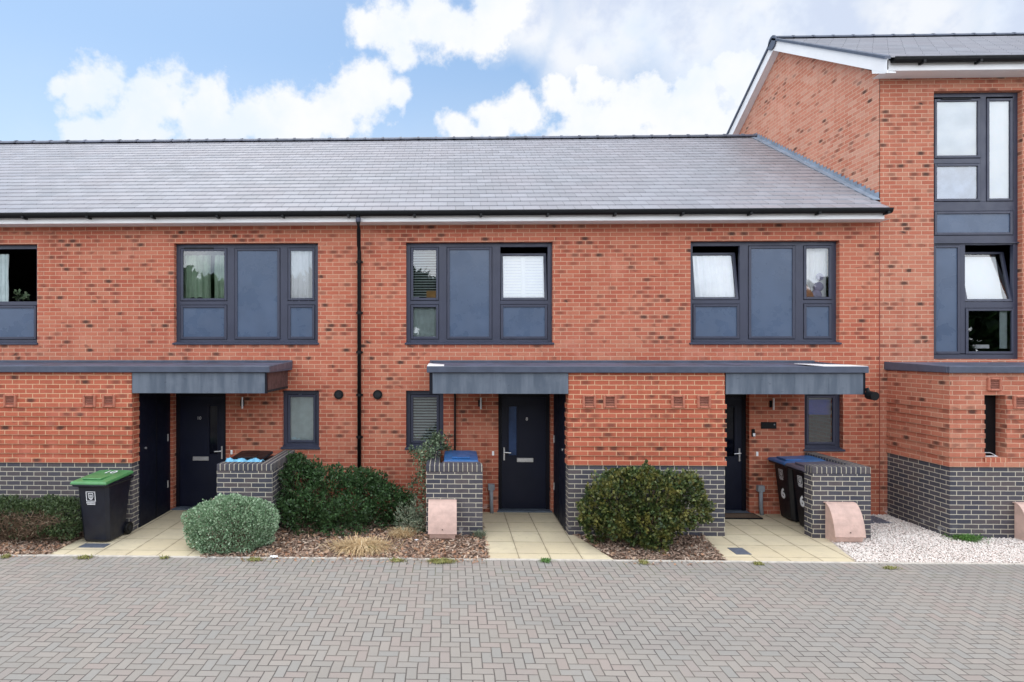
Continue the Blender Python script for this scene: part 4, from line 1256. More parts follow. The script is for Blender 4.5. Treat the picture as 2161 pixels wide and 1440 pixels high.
# ------------------------------------------------------------------ wheelie bins (local coordinates, front faces -y)
def make_bin(name, loc, rz, body, lid, label, group, marks, H=1.0, lid2=None):
    b_ = empty(name, loc, label, 'wheelie bin', group, rz)
    def rect(w_, d0, d1, z, ch=0.05):
        a = w_ / 2
        return [(-a + ch, d0, z), (a - ch, d0, z), (a, d0 + ch, z), (a, d1, z), (-a, d1, z), (-a, d0 + ch, z)]
    rings = [rect(0.42, -0.20, 0.18, 0.02), rect(0.43, -0.215, 0.20, 0.06), rect(0.475, -0.27, 0.27, 0.60), rect(0.50, -0.30, 0.31, H - 0.14), rect(0.51, -0.31, 0.32, H - 0.12), rect(0.580, -0.385, 0.335, H - 0.105), rect(0.585, -0.39, 0.335, H - 0.072)]
    mb = MB()
    for r_ in rings:
        mb.v += r_
    n = 6
    for i in range(len(rings) - 1):
        for q in range(n):
            mb.f.append((i * n + q, i * n + (q + 1) % n, (i + 1) * n + (q + 1) % n, (i + 1) * n + q))
    mb.f.append(tuple(reversed(range(n))))
    k = (len(rings) - 1) * n
    mb.f.append(tuple(k + q for q in range(n)))
    # wheel arches as a block at the back foot
    mb.box(-0.20, 0.20, 0.17, 0.27, 0.10, 0.30)
    mb.build('body', body, b_, local=True, bevel=0.008, seg=2)
    # lid: shallow dome with skirt
    mb = MB()
    gx = [-0.285, -0.275, -0.14, 0.0, 0.14, 0.275, 0.285]
    gy = [-0.385, -0.365, -0.24, -0.05, 0.15, 0.31, 0.33]
    zs = lambda i, j: H - 0.055 + (0.0 if i in (0, 6) or j == 0 else 0.022) + (0.012 if 1 < i < 5 and 1 < j < 6 else 0) + 0.038 * (gy[j] + 0.385) / 0.7
    for j in range(7):
        for i in range(7):
            mb.v.append((gx[i], gy[j], zs(i, j)))
    for j in range(6):
        for i in range(6):
            q = j * 7 + i
            mb.f.append((q, q + 1, q + 8, q + 7))
    lo = len(mb.v)
    ringi = [i for i in range(7)] + [7 * j + 6 for j in range(1, 7)] + [42 + i for i in range(5, -1, -1)] + [7 * j for j in range(5, 0, -1)]
    for q in ringi:
        p = mb.v[q]
        mb.v.append((p[0], p[1], p[2] - 0.018))
    m_ = len(ringi)
    for q in range(m_):
        mb.f.append((ringi[q], lo + q, lo + (q + 1) % m_, ringi[(q + 1) % m_]))
    ld = mb.build('lid', lid, b_, local=True, bevel=0.004, seg=2)
    MB().box(-0.15, 0.15, -0.30, -0.02, H - 0.022 + 0.005, H + 0.006).build('lid_panel', lid2 or lid, ld, local=True, bevel=0.006)
    MB().tube([(-0.22, 0.37, H - 0.06), (0.22, 0.37, H - 0.06)], 0.016, 10).box(-0.2, -0.16, 0.33, 0.37, H - 0.08, H - 0.05).box(0.16, 0.2, 0.33, 0.37, H - 0.08, H - 0.05).build('handle', body, b_, local=True)
    for s_ in (-1, 1):
        w_ = MB().tube([(s_ * 0.215, 0.26, 0.10), (s_ * 0.265, 0.26, 0.10)], 0.10, 20).build('wheel', 'black', b_, local=True, bevel=0.008)
        MB().tube([(s_ * 0.262, 0.26, 0.10), (s_ * 0.272, 0.26, 0.10)], 0.045, 16).build('hub', 'soffit', w_, local=True)
    marks(b_)
    return b_
from mathutils import Matrix
RX = Matrix.Rotation(R(90), 4, 'X')
def front_m(x, z, y):
    # the front face leans slightly
    return Matrix.Translation((x, y, z)) @ Matrix.Rotation(R(90 + 6), 4, 'X')
def yfront(z):
    return -0.272 - (z - 0.60) * (0.03 / 0.26) if z > 0.6 else -0.272 + (0.6 - z) * 0.055 / 0.54
def emblem(b_, x, z, s=1.0):
    def fl(pts):
        return [(x + p[0] * s, yfront(z + p[1] * s) - 0.004, z + p[1] * s) for p in pts]
    mb = MB()
    for r_ in ((-0.065, -0.055, -0.06, 0.075), (0.055, 0.065, -0.06, 0.075), (-0.055, 0.055, 0.065, 0.075), (-0.055, 0.055, -0.06, -0.05)):
        mb.add(fl([(r_[0], r_[2]), (r_[1], r_[2]), (r_[1], r_[3]), (r_[0], r_[3])]), [(0, 1, 2, 3)])
    sh = [(-0.035, 0.05), (-0.02, 0.055), (0.0, 0.05), (0.02, 0.055), (0.035, 0.05), (0.035, 0.0), (0.02, -0.028), (0, -0.042), (-0.02, -0.028), (-0.035, 0.0)]
    ins = [(p[0] * 0.78, p[1] * 0.78 + 0.002) for p in sh]
    for i in range(len(sh)):
        j = (i + 1) % len(sh)
        mb.add(fl([sh[i], sh[j], ins[j], ins[i]]), [(0, 1, 2, 3)])
    for k in range(3):
        mb.add(fl([(-0.022, 0.028 - k * 0.019), (0.022, 0.028 - k * 0.019), (0.020, 0.018 - k * 0.019), (-0.020, 0.018 - k * 0.019)]), [(0, 1, 2, 3)])
    for zz0, w_ in ((-0.078, 0.065), (-0.098, 0.056)):
        q = -w_
        while q < w_ - 0.008:
            mb.add(fl([(q, zz0 - 0.007), (q + 0.010, zz0 - 0.007), (q + 0.010, zz0 + 0.007), (q, zz0 + 0.007)]), [(0, 1, 2, 3)])
            q += 0.0125
    mb.build('council_emblem', 'whiteink', b_, local=True, recalc=False)
def marks10(b_):
    emblem(b_, -0.02, 0.72, 1.15)
    text_mesh('lid_number', '10', 0.20, 'whiteink', b_, Matrix.Translation((0.03, 0.12, 1.018)) @ Matrix.Rotation(R(3), 4, 'X'))
def marks6(b_):
    emblem(b_, 0.0, 0.80, 1.0)
    text_mesh('bin_number', '6', 0.24, 'whiteink', b_, front_m(0, 0.45, yfront(0.45) - 0.006), 0.002, 0.009)
    text_mesh('bin_lettering', '=V=', 0.07, 'whiteink', b_, front_m(0, 0.62, yfront(0.62) - 0.004)) if False else None
def nomarks(b_):
    pass
make_bin('wheelie_bin', (-5.41, -1.73, 0.008), R(-3), 'bin', 'lidgreen', 'black wheelie bin with green lid standing in front of the left brick bay', 'wheelie bins', marks10)
make_bin('wheelie_bin', (6.06, -0.36, 0.008), R(-90), 'binblack', 'lidblue', 'black wheelie bin with blue lid, farther of the two marked 6', 'wheelie bins', marks6, H=1.07)
make_bin('wheelie_bin', (6.06, -0.93, 0.008), R(-90), 'binblack', 'lidgrey', 'black wheelie bin with grey lid, nearer of the two marked 6', 'wheelie bins', marks6, H=1.07)
make_bin('wheelie_bin', (0.18, -0.72, 0.008), R(0), 'binblack', 'lidblue', 'bin with bright blue lid and grey front lip behind the wall with the climber', 'wheelie bins', nomarks, H=1.17)
MB().box(-0.13, 0.49, -1.125, -1.09, 1.07, 1.125).build('front_lip', 'lidgrey', [o for o in col.objects if o.name.startswith('wheelie_bin') and o.type == 'EMPTY' and abs(o.location.x - 0.18) < 0.01][0], bevel=0.008)
make_bin('wheelie_bin', (-3.42, -0.75, 0.008), R(0), 'binblack', 'binblack', 'bin with plain black lid behind the low wall left of the downpipe', 'wheelie bins', nomarks, H=1.16)
# light blue sack lying over the front of that store
r_ = np.random.default_rng(3)
mb = MB()
nx, ny = 22, 7
for j in range(ny):
    for i in range(nx):
        u, v = i / (nx - 1), j / (ny - 1)
        mb.v.append((-3.70 + 0.60 * u, -1.24 + 0.24 * v, 1.10 + 0.075 * math.sin(math.pi * v) * (0.5 + 0.5 * math.sin(u * 9 + 1) ** 2) + r_.uniform(-0.012, 0.012)))
for j in range(ny - 1):
    for i in range(nx - 1):
        q = j * nx + i
        mb.f.append((q, q + 1, q + nx + 1, q + nx))
lo = len(mb.v)
o = mb.build('plastic_sack', 'skyblue', None, loc=(-3.4, -1.1, 1.09), smooth=True, recalc=False)
o.modifiers.new('thick', 'SOLIDIFY').thickness = 0.01
tag(o, 'crumpled light blue plastic sack lying beside the black bin lid', 'plastic sack')

# ------------------------------------------------------------------ small fittings on the wall
def wall_light(x, label):
    t_ = empty('wall_light', (x, 0, 2.06), label, 'wall light', 'slim wall lights beside the doors')
    MB().box(x - 0.035, x + 0.035, -0.02, 0.0, 1.93, 2.05).build('back_plate', 'black', t_, bevel=0.004)
    MB().tube([(x + 0.012, -0.05, 1.89), (x + 0.012, -0.05, 2.10)], 0.018, 12).build('steel_tube', 'steel', t_)
wall_light(-3.83, 'slim steel wall light right of the left door')
wall_light(0.545, 'slim steel wall light left of the middle door')
wall_light(5.785, 'slim steel wall light above the black plate by the right door')
def bell(x, label, z=1.08):
    o = MB().box(x - 0.02, x + 0.02, -0.018, 0.0, z - 0.04, z + 0.04).build('door_bell', 'cwhite', None, loc=(x, 0, z), bevel=0.006)
    tag(o, label, 'door bell', 'small white bell pushes beside the doors')
bell(-4.03, 'small white bell push right of the left door')
bell(0.78, 'small white bell push left of the middle door')
bell(5.53, 'small white bell push right of the right door', 1.09)
np_ = MB().box(5.60, 5.87, -0.018, 0, 1.545, 1.665).build('name_plate', 'black', None, loc=(5.73, 0, 1.6), bevel=0.003)
tag(np_, 'black rectangular plate with a small pale dot under the right wall light', 'plate')
MB().tube([(5.83, -0.018, 1.62), (5.83, -0.024, 1.62)], 0.013, 10).build('pale_dot', 'greyplast', np_)
vb = MB().box(5.43, 5.485, -0.028, 0, 1.40, 1.54).build('video_doorbell', 'black', None, loc=(5.46, 0, 1.47), bevel=0.008)
tag(vb, 'black and white video doorbell on the jamb of the right door', 'doorbell')
MB().box(5.445, 5.487, -0.032, -0.029, 1.41, 1.465).build('white_button', 'cwhite', vb, bevel=0.004)
def riser(x, label):
    t_ = empty('service_pipe', (x, -0.05, 0), label, 'service pipe', 'grey service pipes at the foot of the wall')
    MB().box(x - 0.06, x + 0.06, -0.09, 0.0, 0.42, 0.53).build('junction_cover', 'greyplast', t_, bevel=0.008)
    MB().tube([(x, -0.06, 0.44), (x, -0.06, 0.16), (x + 0.012, -0.07, 0.0)], 0.034, 10).build('pipe', 'greyplast', t_, smooth=True)
riser(0.745, 'grey service pipe on the wall left of the middle door')
riser(5.57, 'grey service pipe on the wall between right door and bins')

mt = MB().box(4.50, 5.44, -0.36, -0.035, 0.008, 0.028).build('doormat', 'mat', None, loc=(5.0, -0.2, 0.008), bevel=0.004)
tag(mt, 'brown coir doormat with dark border at the right door', 'doormat')
MB().frame(4.495, 5.445, 0, 0, 0, 0, 0) if False else None
mb = MB()
for q in ((4.49, 5.45, -0.37, -0.345), (4.49, 5.45, -0.05, -0.025), (4.49, 4.515, -0.345, -0.05), (5.425, 5.45, -0.345, -0.05)):
    mb.box(q[0], q[1], q[2], q[3], 0.009, 0.031)
mb.build('rubber_border', 'black', mt)
def cover(x0, x1, y0, y1, label, z=0.008):
    o = MB().box(x0, x1, y0, y1, z, z + 0.007).build('drain_cover', 'drain', None, loc=((x0 + x1) / 2, (y0 + y1) / 2, z), bevel=0.002)
    MB().frame(x0 - 0.012, x1 + 0.012, y0 - 0.012, y1 + 0.012, 0.01, 0, 0) if False else None
    tag(o, label, 'drain cover', 'small metal drain covers')
    return o
cover(4.12, 4.34, -2.225, -1.935, 'grey rectangular cover set in the right path')
cover(-5.55, -5.16, -2.16, -1.98, 'dark cover in the paving at the foot of the green lidded bin')
cover(7.14, 7.50, -0.60, -0.14, 'dark square cover lying in the white gravel', 0.02)

# ------------------------------------------------------------------ things behind the glass
def drape(name, x0, x1, z0, z1, y, mat, label, cat, folds=9, amp=0.02, group=None, lean=0.0):
    n = int((x1 - x0) / 0.012) + 2
    mb = MB()
    rows_ = 6
    for j in range(rows_ + 1):
        z = z0 + (z1 - z0) * j / rows_
        for i in range(n):
            u = i / (n - 1)
            mb.v.append((x0 + (x1 - x0) * u, y + lean * (j / rows_) + amp * math.sin(u * folds * 6.283 + 0.4 * math.sin(j * 1.3)) + amp * 0.5 * math.sin(u * folds * 2.3 * 6.283 + j * 0.2), z))
    for j in range(rows_):
        for i in range(n - 1):
            q = j * n + i
            mb.f.append((q, q + 1, q + n + 1, q + n))
    o = mb.build(name, mat, None, loc=((x0 + x1) / 2, y, z1), smooth=True, recalc=False)
    return tag(o, label, cat, group)
def slats(name, x0, x1, z0, z1, y, pitch, mat, label, gap=0.35, lean=0.0, mid=None):
    t_ = empty(name, ((x0 + x1) / 2, y, z1), label, 'window blind')
    mb = MB()
    z = z0
    while z < z1:
        f_ = (z - z0) / (z1 - z0)
        yy = y + lean * f_
        h = pitch * (1 - gap)
        mb.hexa([(x0, yy - 0.006, z), (x1, yy - 0.006, z), (x1, yy - 0.004, z), (x0, yy - 0.004, z), (x0, yy + 0.006, z + h), (x1, yy + 0.006, z + h), (x1, yy + 0.008, z + h), (x0, yy + 0.008, z + h)])
        z += pitch
    mb.build('slats', mat, t_)
    if mid:
        m2 = MB()
        for xm, wm in mid:
            m2.hexa([(xm - wm, y - 0.02, z0), (xm + wm, y - 0.02, z0), (xm + wm, y + 0.015, z0), (xm - wm, y + 0.015, z0), (xm - wm, y - 0.02 + lean, z1), (xm + wm, y - 0.02 + lean, z1), (xm + wm, y + 0.015 + lean, z1), (xm - wm, y + 0.015 + lean, z1)])
        m2.build('stile', mat, t_)
    return t_
# far left window
drape('curtain', -8.62, -8.37, 3.86, 4.78, 0.20, 'cgrey', 'pale curtain hanging in the open window at the left edge', 'curtain', 3)
wp = empty('window_plant', (-8.2, 0.2, 3.87), 'small green trailing house plant in the dark open window at the left edge', 'house plant')
p, nr = blob_points([(-8.20, 0.22, 3.99, 0.10, 0.05, 0.09), (-8.05, 0.22, 3.96, 0.05, 0.04, 0.08)], 60, 0.3, 0.2, seed=31)
leaves('foliage', 'ivy', wp, p, nr, 0.06, 0.025, 0.8, 0.3)
MB().tube([(-8.18, 0.22, 3.86), (-8.18, 0.22, 3.95)], [0.03, 0.04], 12).build('pot', 'black', wp)
# second window
drape('curtain', -5.05, -4.515, 3.86, 4.75, 0.22, 'cgreen', 'pale green curtain, wider of the pair in the window over the left door', 'curtain', 4, 0.03, 'green curtains')
drape('curtain', -4.44, -4.10, 3.86, 4.75, 0.22, 'cgreen', 'pale green curtain, narrower of the pair in the window over the left door', 'curtain', 3, 0.03, 'green curtains')
drape('curtain', -3.05, -2.47, 3.84, 4.85, 0.135, 'cwhite', 'white net curtain in the narrow pane above the left canopy end', 'curtain', 4, 0.012)
sl = MB().tube([(-4.90, 0.19, 3.885), (-4.88, 0.19, 3.93), (-4.83, 0.19, 3.945), (-4.78, 0.19, 3.91)], 0.016, 8).tube([(-4.80, 0.19, 3.90), (-4.72, 0.19, 3.945), (-4.66, 0.19, 3.935), (-4.645, 0.19, 3.885)], 0.016, 8).box(-4.92, -4.64, 0.18, 0.20, 3.87, 3.89).build('sunglasses', 'black', None, loc=(-4.78, 0.19, 3.88))
tag(sl, 'dark glasses lying on the ledge before the green curtains', 'glasses')
mi = MB().tube([(-2.80, 0.175, 3.97), (-2.80, 0.18, 3.97)], 0.10, 24).box(-2.90, -2.69, 0.15, 0.19, 3.87, 3.90).build('round_mirror', 'cblind', None, loc=(-2.8, 0.18, 3.88))
tag(mi, 'small round white mirror standing on the ledge of the narrow pane', 'mirror')
# third window
slats('venetian_blind', -0.76, -0.23, 3.86, 4.86, 0.20, 0.048, 'cgrey', 'grey venetian blind with gaps behind two small boxes', gap=0.6)
bxs = MB().box(-0.44, -0.255, 0.15, 0.185, 3.875, 4.06).build('cardboard_box', 'card', None, loc=(-0.35, 0.17, 3.875))
tag(bxs, 'tan cardboard box on the ledge before the venetian blind', 'box')
bxs = MB().box(-0.70, -0.58, 0.15, 0.185, 3.875, 3.945).build('small_box', 'lilac', None, loc=(-0.64, 0.17, 3.875))
tag(bxs, 'small greyish box left of the tan cardboard box', 'box')
drape('cloth', -0.73, -0.24, 3.17, 3.75, 0.19, 'cgrey', 'pale cloth pressed behind the lower left pane of the middle window', 'cloth', 2, 0.012)
slats('shutter', 0.97, 1.75, 3.90, 4.70, 0.165, 0.055, 'cblind', 'white louvred shutter behind the tilted sash over the middle door', gap=0.04, lean=0.13, mid=[(1.355, 0.035), (0.98, 0.02), (1.74, 0.02)])
# fourth window
drape('curtain', 4.47, 5.21, 3.90, 4.71, 0.155, 'cwhite', 'white net curtain behind the tilted sash at the right', 'curtain', 5, 0.010, None, 0.15)
drape('curtain', 6.40, 6.90, 3.86, 4.86, 0.215, 'cblind', 'pale curtain behind soft toys in the narrow right pane', 'curtain', 4, 0.012)
ty = MB()
for (cx_, cz, rx) in ((6.76, 4.30, 0.07), (6.74, 4.12, 0.09), (6.70, 3.97, 0.10)):
    ty.tube([(cx_, 0.16, cz), (cx_, 0.17, cz), (cx_, 0.19, cz), (cx_, 0.21, cz)], [rx * 0.4, rx * 0.85, rx, rx * 0.6], 14)
o = ty.build('soft_toy', 'lilac', None, loc=(6.74, 0.18, 3.86), smooth=True)
tag(o, 'lilac grey soft toy pressed against the narrow right pane', 'soft toy')
oc = MB().prism([(6.47, 3.87), (6.66, 3.87), (6.62, 4.0), (6.55, 4.10), (6.47, 4.22)], 'y', 0.155, 0.175).build('cushion', 'orange', None, loc=(6.55, 0.16, 3.87), bevel=0.01)
tag(oc, 'orange cushion in the lower corner of the narrow right pane', 'cushion')
# ground floor windows
drape('cloth', -3.03, -2.47, 1.22, 2.16, 0.135, 'cgrey', 'crumpled grey green cloth hung in the ground floor window by the left canopy', 'cloth', 1.6, 0.010)
slats('venetian_blind', -0.76, -0.17, 1.22, 2.16, 0.17, 0.052, 'cgrey', 'grey venetian blind in the ground floor window with the climber', gap=0.5)
o = MB().box(6.46, 6.97, 0.20, 0.22, 1.78, 2.06).build('blue_car_reflection', plain('deep_blue_reflection', (0.002, 0.03, 0.36), 0.8), None, loc=(6.7, 0.2, 2.1))  # blue sheet behind the glass stands in for the reflection of a car
tag(o, 'deep blue sheet standing in for a reflected car across the upper part of the ground floor window over the bins', 'cloth')
o = MB().box(6.46, 6.97, 0.17, 0.185, 2.065, 2.14).build('blind_roll', 'cgrey', None, loc=(6.7, 0.18, 2.14), bevel=0.01)
tag(o, 'pale rolled blind at the head of the ground floor window over the bins', 'window blind')
# tall house
rb = MB().box(WX0 + 0.12, WX0 + 0.86, 0.125, 0.13, 6.44, 7.48).build('roller_blind', 'cblind', None, loc=(9.1, 0.16, 7.5))
tag(rb, 'white roller blind drawn in the top left pane of the tall house', 'window blind')
rb = MB().box(WX0 + 0.12, WX0 + 0.86, 0.125, 0.13, 5.67, 6.31).build('roof_reflection_sheet', plain('pale_blue_reflection', (0.62, 0.66, 0.76), 0.6), None, loc=(9.1, 0.16, 5.67))  # pale sheet behind the pane paints the reflection of a building roof
tag(rb, 'pale blue sheet standing in for a reflected roof behind the pane under the roller blind', 'reflection stand-in')
rb = MB().box(WX0 + 1.04, WX1 - 0.12, 0.125, 0.13, 5.67, 7.48).build('roller_blind', 'cblind', None, loc=(9.8, 0.16, 7.5))
tag(rb, 'long white blind in the tall narrow pane of the tall house', 'window blind')
bl_ = MB().box(WX0 + 0.70, WX1 - 0.16, 0.19, 0.195, 3.90, 4.74)
bl_.v = [(p[0], p[1] + 0.19 * (p[2] - 3.83) / 1.03, p[2] - 0.06) for p in bl_.v]
o = bl_.build('roller_blind', 'cblind', None, loc=(9.7, 0.2, 4.8))
tag(o, 'white blind fixed behind the wide tilted sash of the tall house', 'window blind')
o = MB().box(WX0 + 0.88, WX0 + 1.13, 0.17, 0.20, 2.99, 3.06).build('white_box', 'cblind', None, loc=(9.6, 0.18, 2.99), bevel=0.01)
tag(o, 'small white box on the dark lower ledge of the tall house', 'box')
o = MB().box(WX1 - 0.25, WX1 - 0.12, 0.17, 0.18, 2.99, 3.68).build('curtain_edge', 'cgrey', None, loc=(10.0, 0.18, 3.7))
tag(o, 'grey strip of curtain beside the dark lower pane of the tall house', 'curtain')

# ------------------------------------------------------------------ planting
def stems(parent, pts, base, r=0.008, mat='timberdark'):
    mb = MB()
    for p in pts:
        b_ = (base[0] + (p[0] - base[0]) * 0.15 + random.uniform(-0.05, 0.05), base[1] + (p[1] - base[1]) * 0.15, 0.0)
        md = ((b_[0] + p[0]) / 2 + random.uniform(-0.05, 0.05), (b_[1] + p[1]) / 2, p[2] * 0.55)
        mb.tube([b_, md, tuple(p)], [r, r * 0.7, r * 0.35], 5)
    return mb.build('stems', mat, parent)

def shrub(name, label, cat, mat, bl, n, ln, wd, depth=0.16, lump=0.14, jit=0.7, up=0.15, seed=1, extra=None, dens_in=0.25):
    c = np.mean(np.array(bl)[:, :3], 0)
    t_ = empty(name, (float(c[0]), float(c[1]), 0.0), label, cat)
    p, nr = blob_points(bl, n, depth, lump, seed=seed)
    leaves('foliage', mat, t_, p, nr, ln, wd, jit, up)
    if extra:
        hi = p[(p[:, 2] > 0.3)]
        k_ = rng.choice(len(hi), extra)
        LP, LN = [], []
        sb = MB()
        for q in hi[k_]:
            o_ = norm(np.array([q[0] - c[0], (q[1] - c[1]) - 0.1, 0.5]) + rng.normal(0, 0.35, 3))
            l_ = rng.uniform(0.07, 0.17)
            sb.tube([tuple(q - o_ * 0.05), tuple(q + o_ * l_)], [0.004, 0.002], 4)
            for g_ in np.linspace(0.1, 1, 12):
                LP.append(q + o_ * l_ * g_)
                LN.append(o_ * 0.6 + rng.normal(0, 0.6, 3))
        sb.build('shoots', 'timberdark', t_)
        leaves('shoot_leaves', mat, t_, np.array(LP), norm(np.array(LN)), ln * 0.8, wd, 0.3, 0.1)
    sp = p[::max(1, len(p) // 40)]
    stems(t_, [tuple(q * 1.0) for q in sp], (float(c[0]), float(c[1])))
    return t_

def sprouts(bl, n, h, seed):
    """small upright blobs on top that break the outline"""
    r_ = np.random.default_rng(seed)
    out = list(bl)
    for i in range(n):
        b_ = bl[r_.integers(len(bl))]
        a = r_.uniform(0, 6.28)
        q = r_.uniform(0.2, 0.95)
        x = b_[0] + b_[3] * q * math.cos(a)
        y = b_[1] + b_[4] * q * math.sin(a)
        z = b_[2] + b_[5] * math.sqrt(max(0.0, 1 - q * q)) * 0.96
        s_ = r_.uniform(0.05, 0.10)
        out.append((x, y, z, s_, s_, h * r_.uniform(0.6, 1.2)))
    return out

bld = [(-2.50, -0.85, 0.52, 0.50, 0.55, 0.46), (-2.05, -0.90, 0.50, 0.55, 0.65, 0.42), (-1.62, -0.85, 0.45, 0.50, 0.60, 0.42), (-1.38, -0.75, 0.50, 0.30, 0.42, 0.36), (-1.18, -0.75, 0.30, 0.42, 0.50, 0.33), (-0.90, -0.70, 0.18, 0.28, 0.40, 0.22), (-2.35, -1.25, 0.30, 0.45, 0.40, 0.32), (-1.75, -1.28, 0.26, 0.50, 0.42, 0.28), (-2.70, -0.55, 0.72, 0.26, 0.35, 0.33)]
shrub('evergreen_shrub', 'large dark green shrub sprawling against the wall under the downpipe', 'shrub', 'yew', sprouts(bld, 90, 0.12, 5), 20000, 0.052, 0.015, 0.20, 0.42, 0.55, 0.4, 3, 110)
hb = [(-3.28, -2.02, 0.32, 0.68, 0.48, 0.44), (-3.25, -2.0, 0.44, 0.46, 0.40, 0.33), (-3.28, -2.13, 0.24, 0.58, 0.38, 0.32)]
shrub('round_bush', 'dense rounded silvery green bush spilling over the paving edge', 'bush', 'hebe', hb, 19000, 0.032, 0.0125, 0.08, 0.14, 0.5, 0.35, 8, 24)
cb = [(2.55, -1.90, 0.68, 0.44, 0.36, 0.42), (3.00, -1.88, 0.70, 0.50, 0.40, 0.44), (3.48, -1.80, 0.62, 0.44, 0.34, 0.40), (2.25, -1.78, 0.56, 0.30, 0.32, 0.34), (2.95, -2.02, 0.40, 0.42, 0.28, 0.34), (2.75, -1.75, 0.94, 0.35, 0.3, 0.20),
      (3.02, -2.05, 0.16, 0.22, 0.20, 0.18), (3.66, -1.72, 0.66, 0.26, 0.26, 0.30), (2.22, -1.72, 0.24, 0.20, 0.20, 0.22), (2.50, -1.95, 0.36, 0.30, 0.24, 0.24)]
shrub('clipped_bush', 'broad bush with yellowish tips in front of the middle brick bay', 'bush', 'box', sprouts(cb, 46, 0.06, 6), 14000, 0.052, 0.021, 0.20, 0.42, 0.55, 0.35, 9, 60)
# low hedge at the left, bare and twiggy on its face
hd = empty('low_hedge', (-6.5, -1.9, 0), 'low half dead hedge with brown twiggy face left of the green lidded bin', 'hedge')
hb2 = [(-7.5, -1.85, 0.32, 0.6, 0.40, 0.34), (-6.9, -1.85, 0.36, 0.55, 0.38, 0.32), (-6.3, -1.85, 0.36, 0.50, 0.38, 0.32), (-5.95, -1.85, 0.36, 0.30, 0.36, 0.33), (-8.1, -1.85, 0.32, 0.6, 0.4, 0.34)]
p, nr = blob_points(hb2, 26000, 0.16, 0.16, seed=4)
bare = (p[:, 1] < -1.9) & (p[:, 2] < 0.50) & (p[:, 0] < -6.02 + 0.2 * np.sin(p[:, 2] * 20)) 
keep = ~bare | (rng.uniform(0, 1, len(p)) < 0.09)
leaves('foliage', 'hedge', hd, p[keep], nr[keep], 0.042, 0.011, 0.7, 0.3)
pb = p[bare]
tw = pb[rng.uniform(0, 1, len(pb)) < 0.65]
leaves('twigs', 'twig', hd, tw, norm(np.array([0, -0.3, 0.5]) + rng.normal(0, 0.7, (len(tw), 3))), 0.11, 0.0035, 0.6, 0.1)
stems(hd, [tuple(q) for q in p[::300]], (-6.7, -1.85), 0.012)

# climber on the low wall
cl = empty('climbing_plant', (-0.5, -1.1, 0), 'straggling leafy climber on the low wall and ground floor window by the middle path', 'climber')
pts, nrs = [], []
segs = [((-0.47, -1.30, 0.0), (-0.42, -1.20, 0.55), 0.05, 240), ((-0.42, -1.20, 0.55), (-0.45, -1.0, 1.10), 0.06, 420), ((-0.45, -1.0, 1.10), (-0.27, -0.55, 1.38), 0.085, 900), ((-0.27, -0.55, 1.38), (-0.12, -0.35, 1.32), 0.075, 420),
        ((-0.45, -0.9, 1.18), (-0.72, -0.15, 1.17), 0.045, 260), ((-0.12, -0.4, 1.30), (-0.02, -0.3, 1.18), 0.035, 120), ((-0.62, -0.9, 0.0), (-0.66, -0.5, 0.62), 0.06, 260), ((-0.66, -0.5, 0.62), (-0.50, -0.6, 0.85), 0.045, 120), ((-0.25, -0.55, 1.38), (-0.22, -0.5, 1.50), 0.04, 160)]
st = MB()
for a, b_, r_, n in segs:
    a, b_ = np.array(a), np.array(b_)
    n = int(n * 0.62)
    u = rng.uniform(0, 1, n)[:, None]
    q = a + (b_ - a) * u + rng.normal(0, r_, (n, 3)) * np.array([1, 0.8, 1])
    pts.append(q)
    st.tube([tuple(a), tuple((a + b_) / 2 + rng.normal(0, 0.02, 3)), tuple(b_)], [0.008, 0.007, 0.005], 5)
pts = np.concatenate(pts)
pts[:, 2] = np.maximum(pts[:, 2], 0.01)
pts = pts[(pts[:, 1] < -0.02)]
leaves('foliage', 'ivy', cl, pts, norm(rng.normal(0, 1, pts.shape) + np.array([0, -0.6, 0.4])), 0.042, 0.017, 0.5, 0.1)
st.build('stems', 'timberdark', cl)
sv = empty('silvery_plant', (-0.70, -1.25, 0), 'loose silvery green plant at the foot of the low wall with the climber', 'plant')
p, nr = blob_points([(-0.72, -1.2, 0.22, 0.20, 0.25, 0.24), (-0.60, -1.35, 0.12, 0.22, 0.2, 0.16), (-0.55, -1.2, 0.30, 0.12, 0.15, 0.2)], 900, 0.35, 0.25, seed=21)
leaves('foliage', 'silver', sv, p, nr, 0.06, 0.008, 0.8, 0.5)

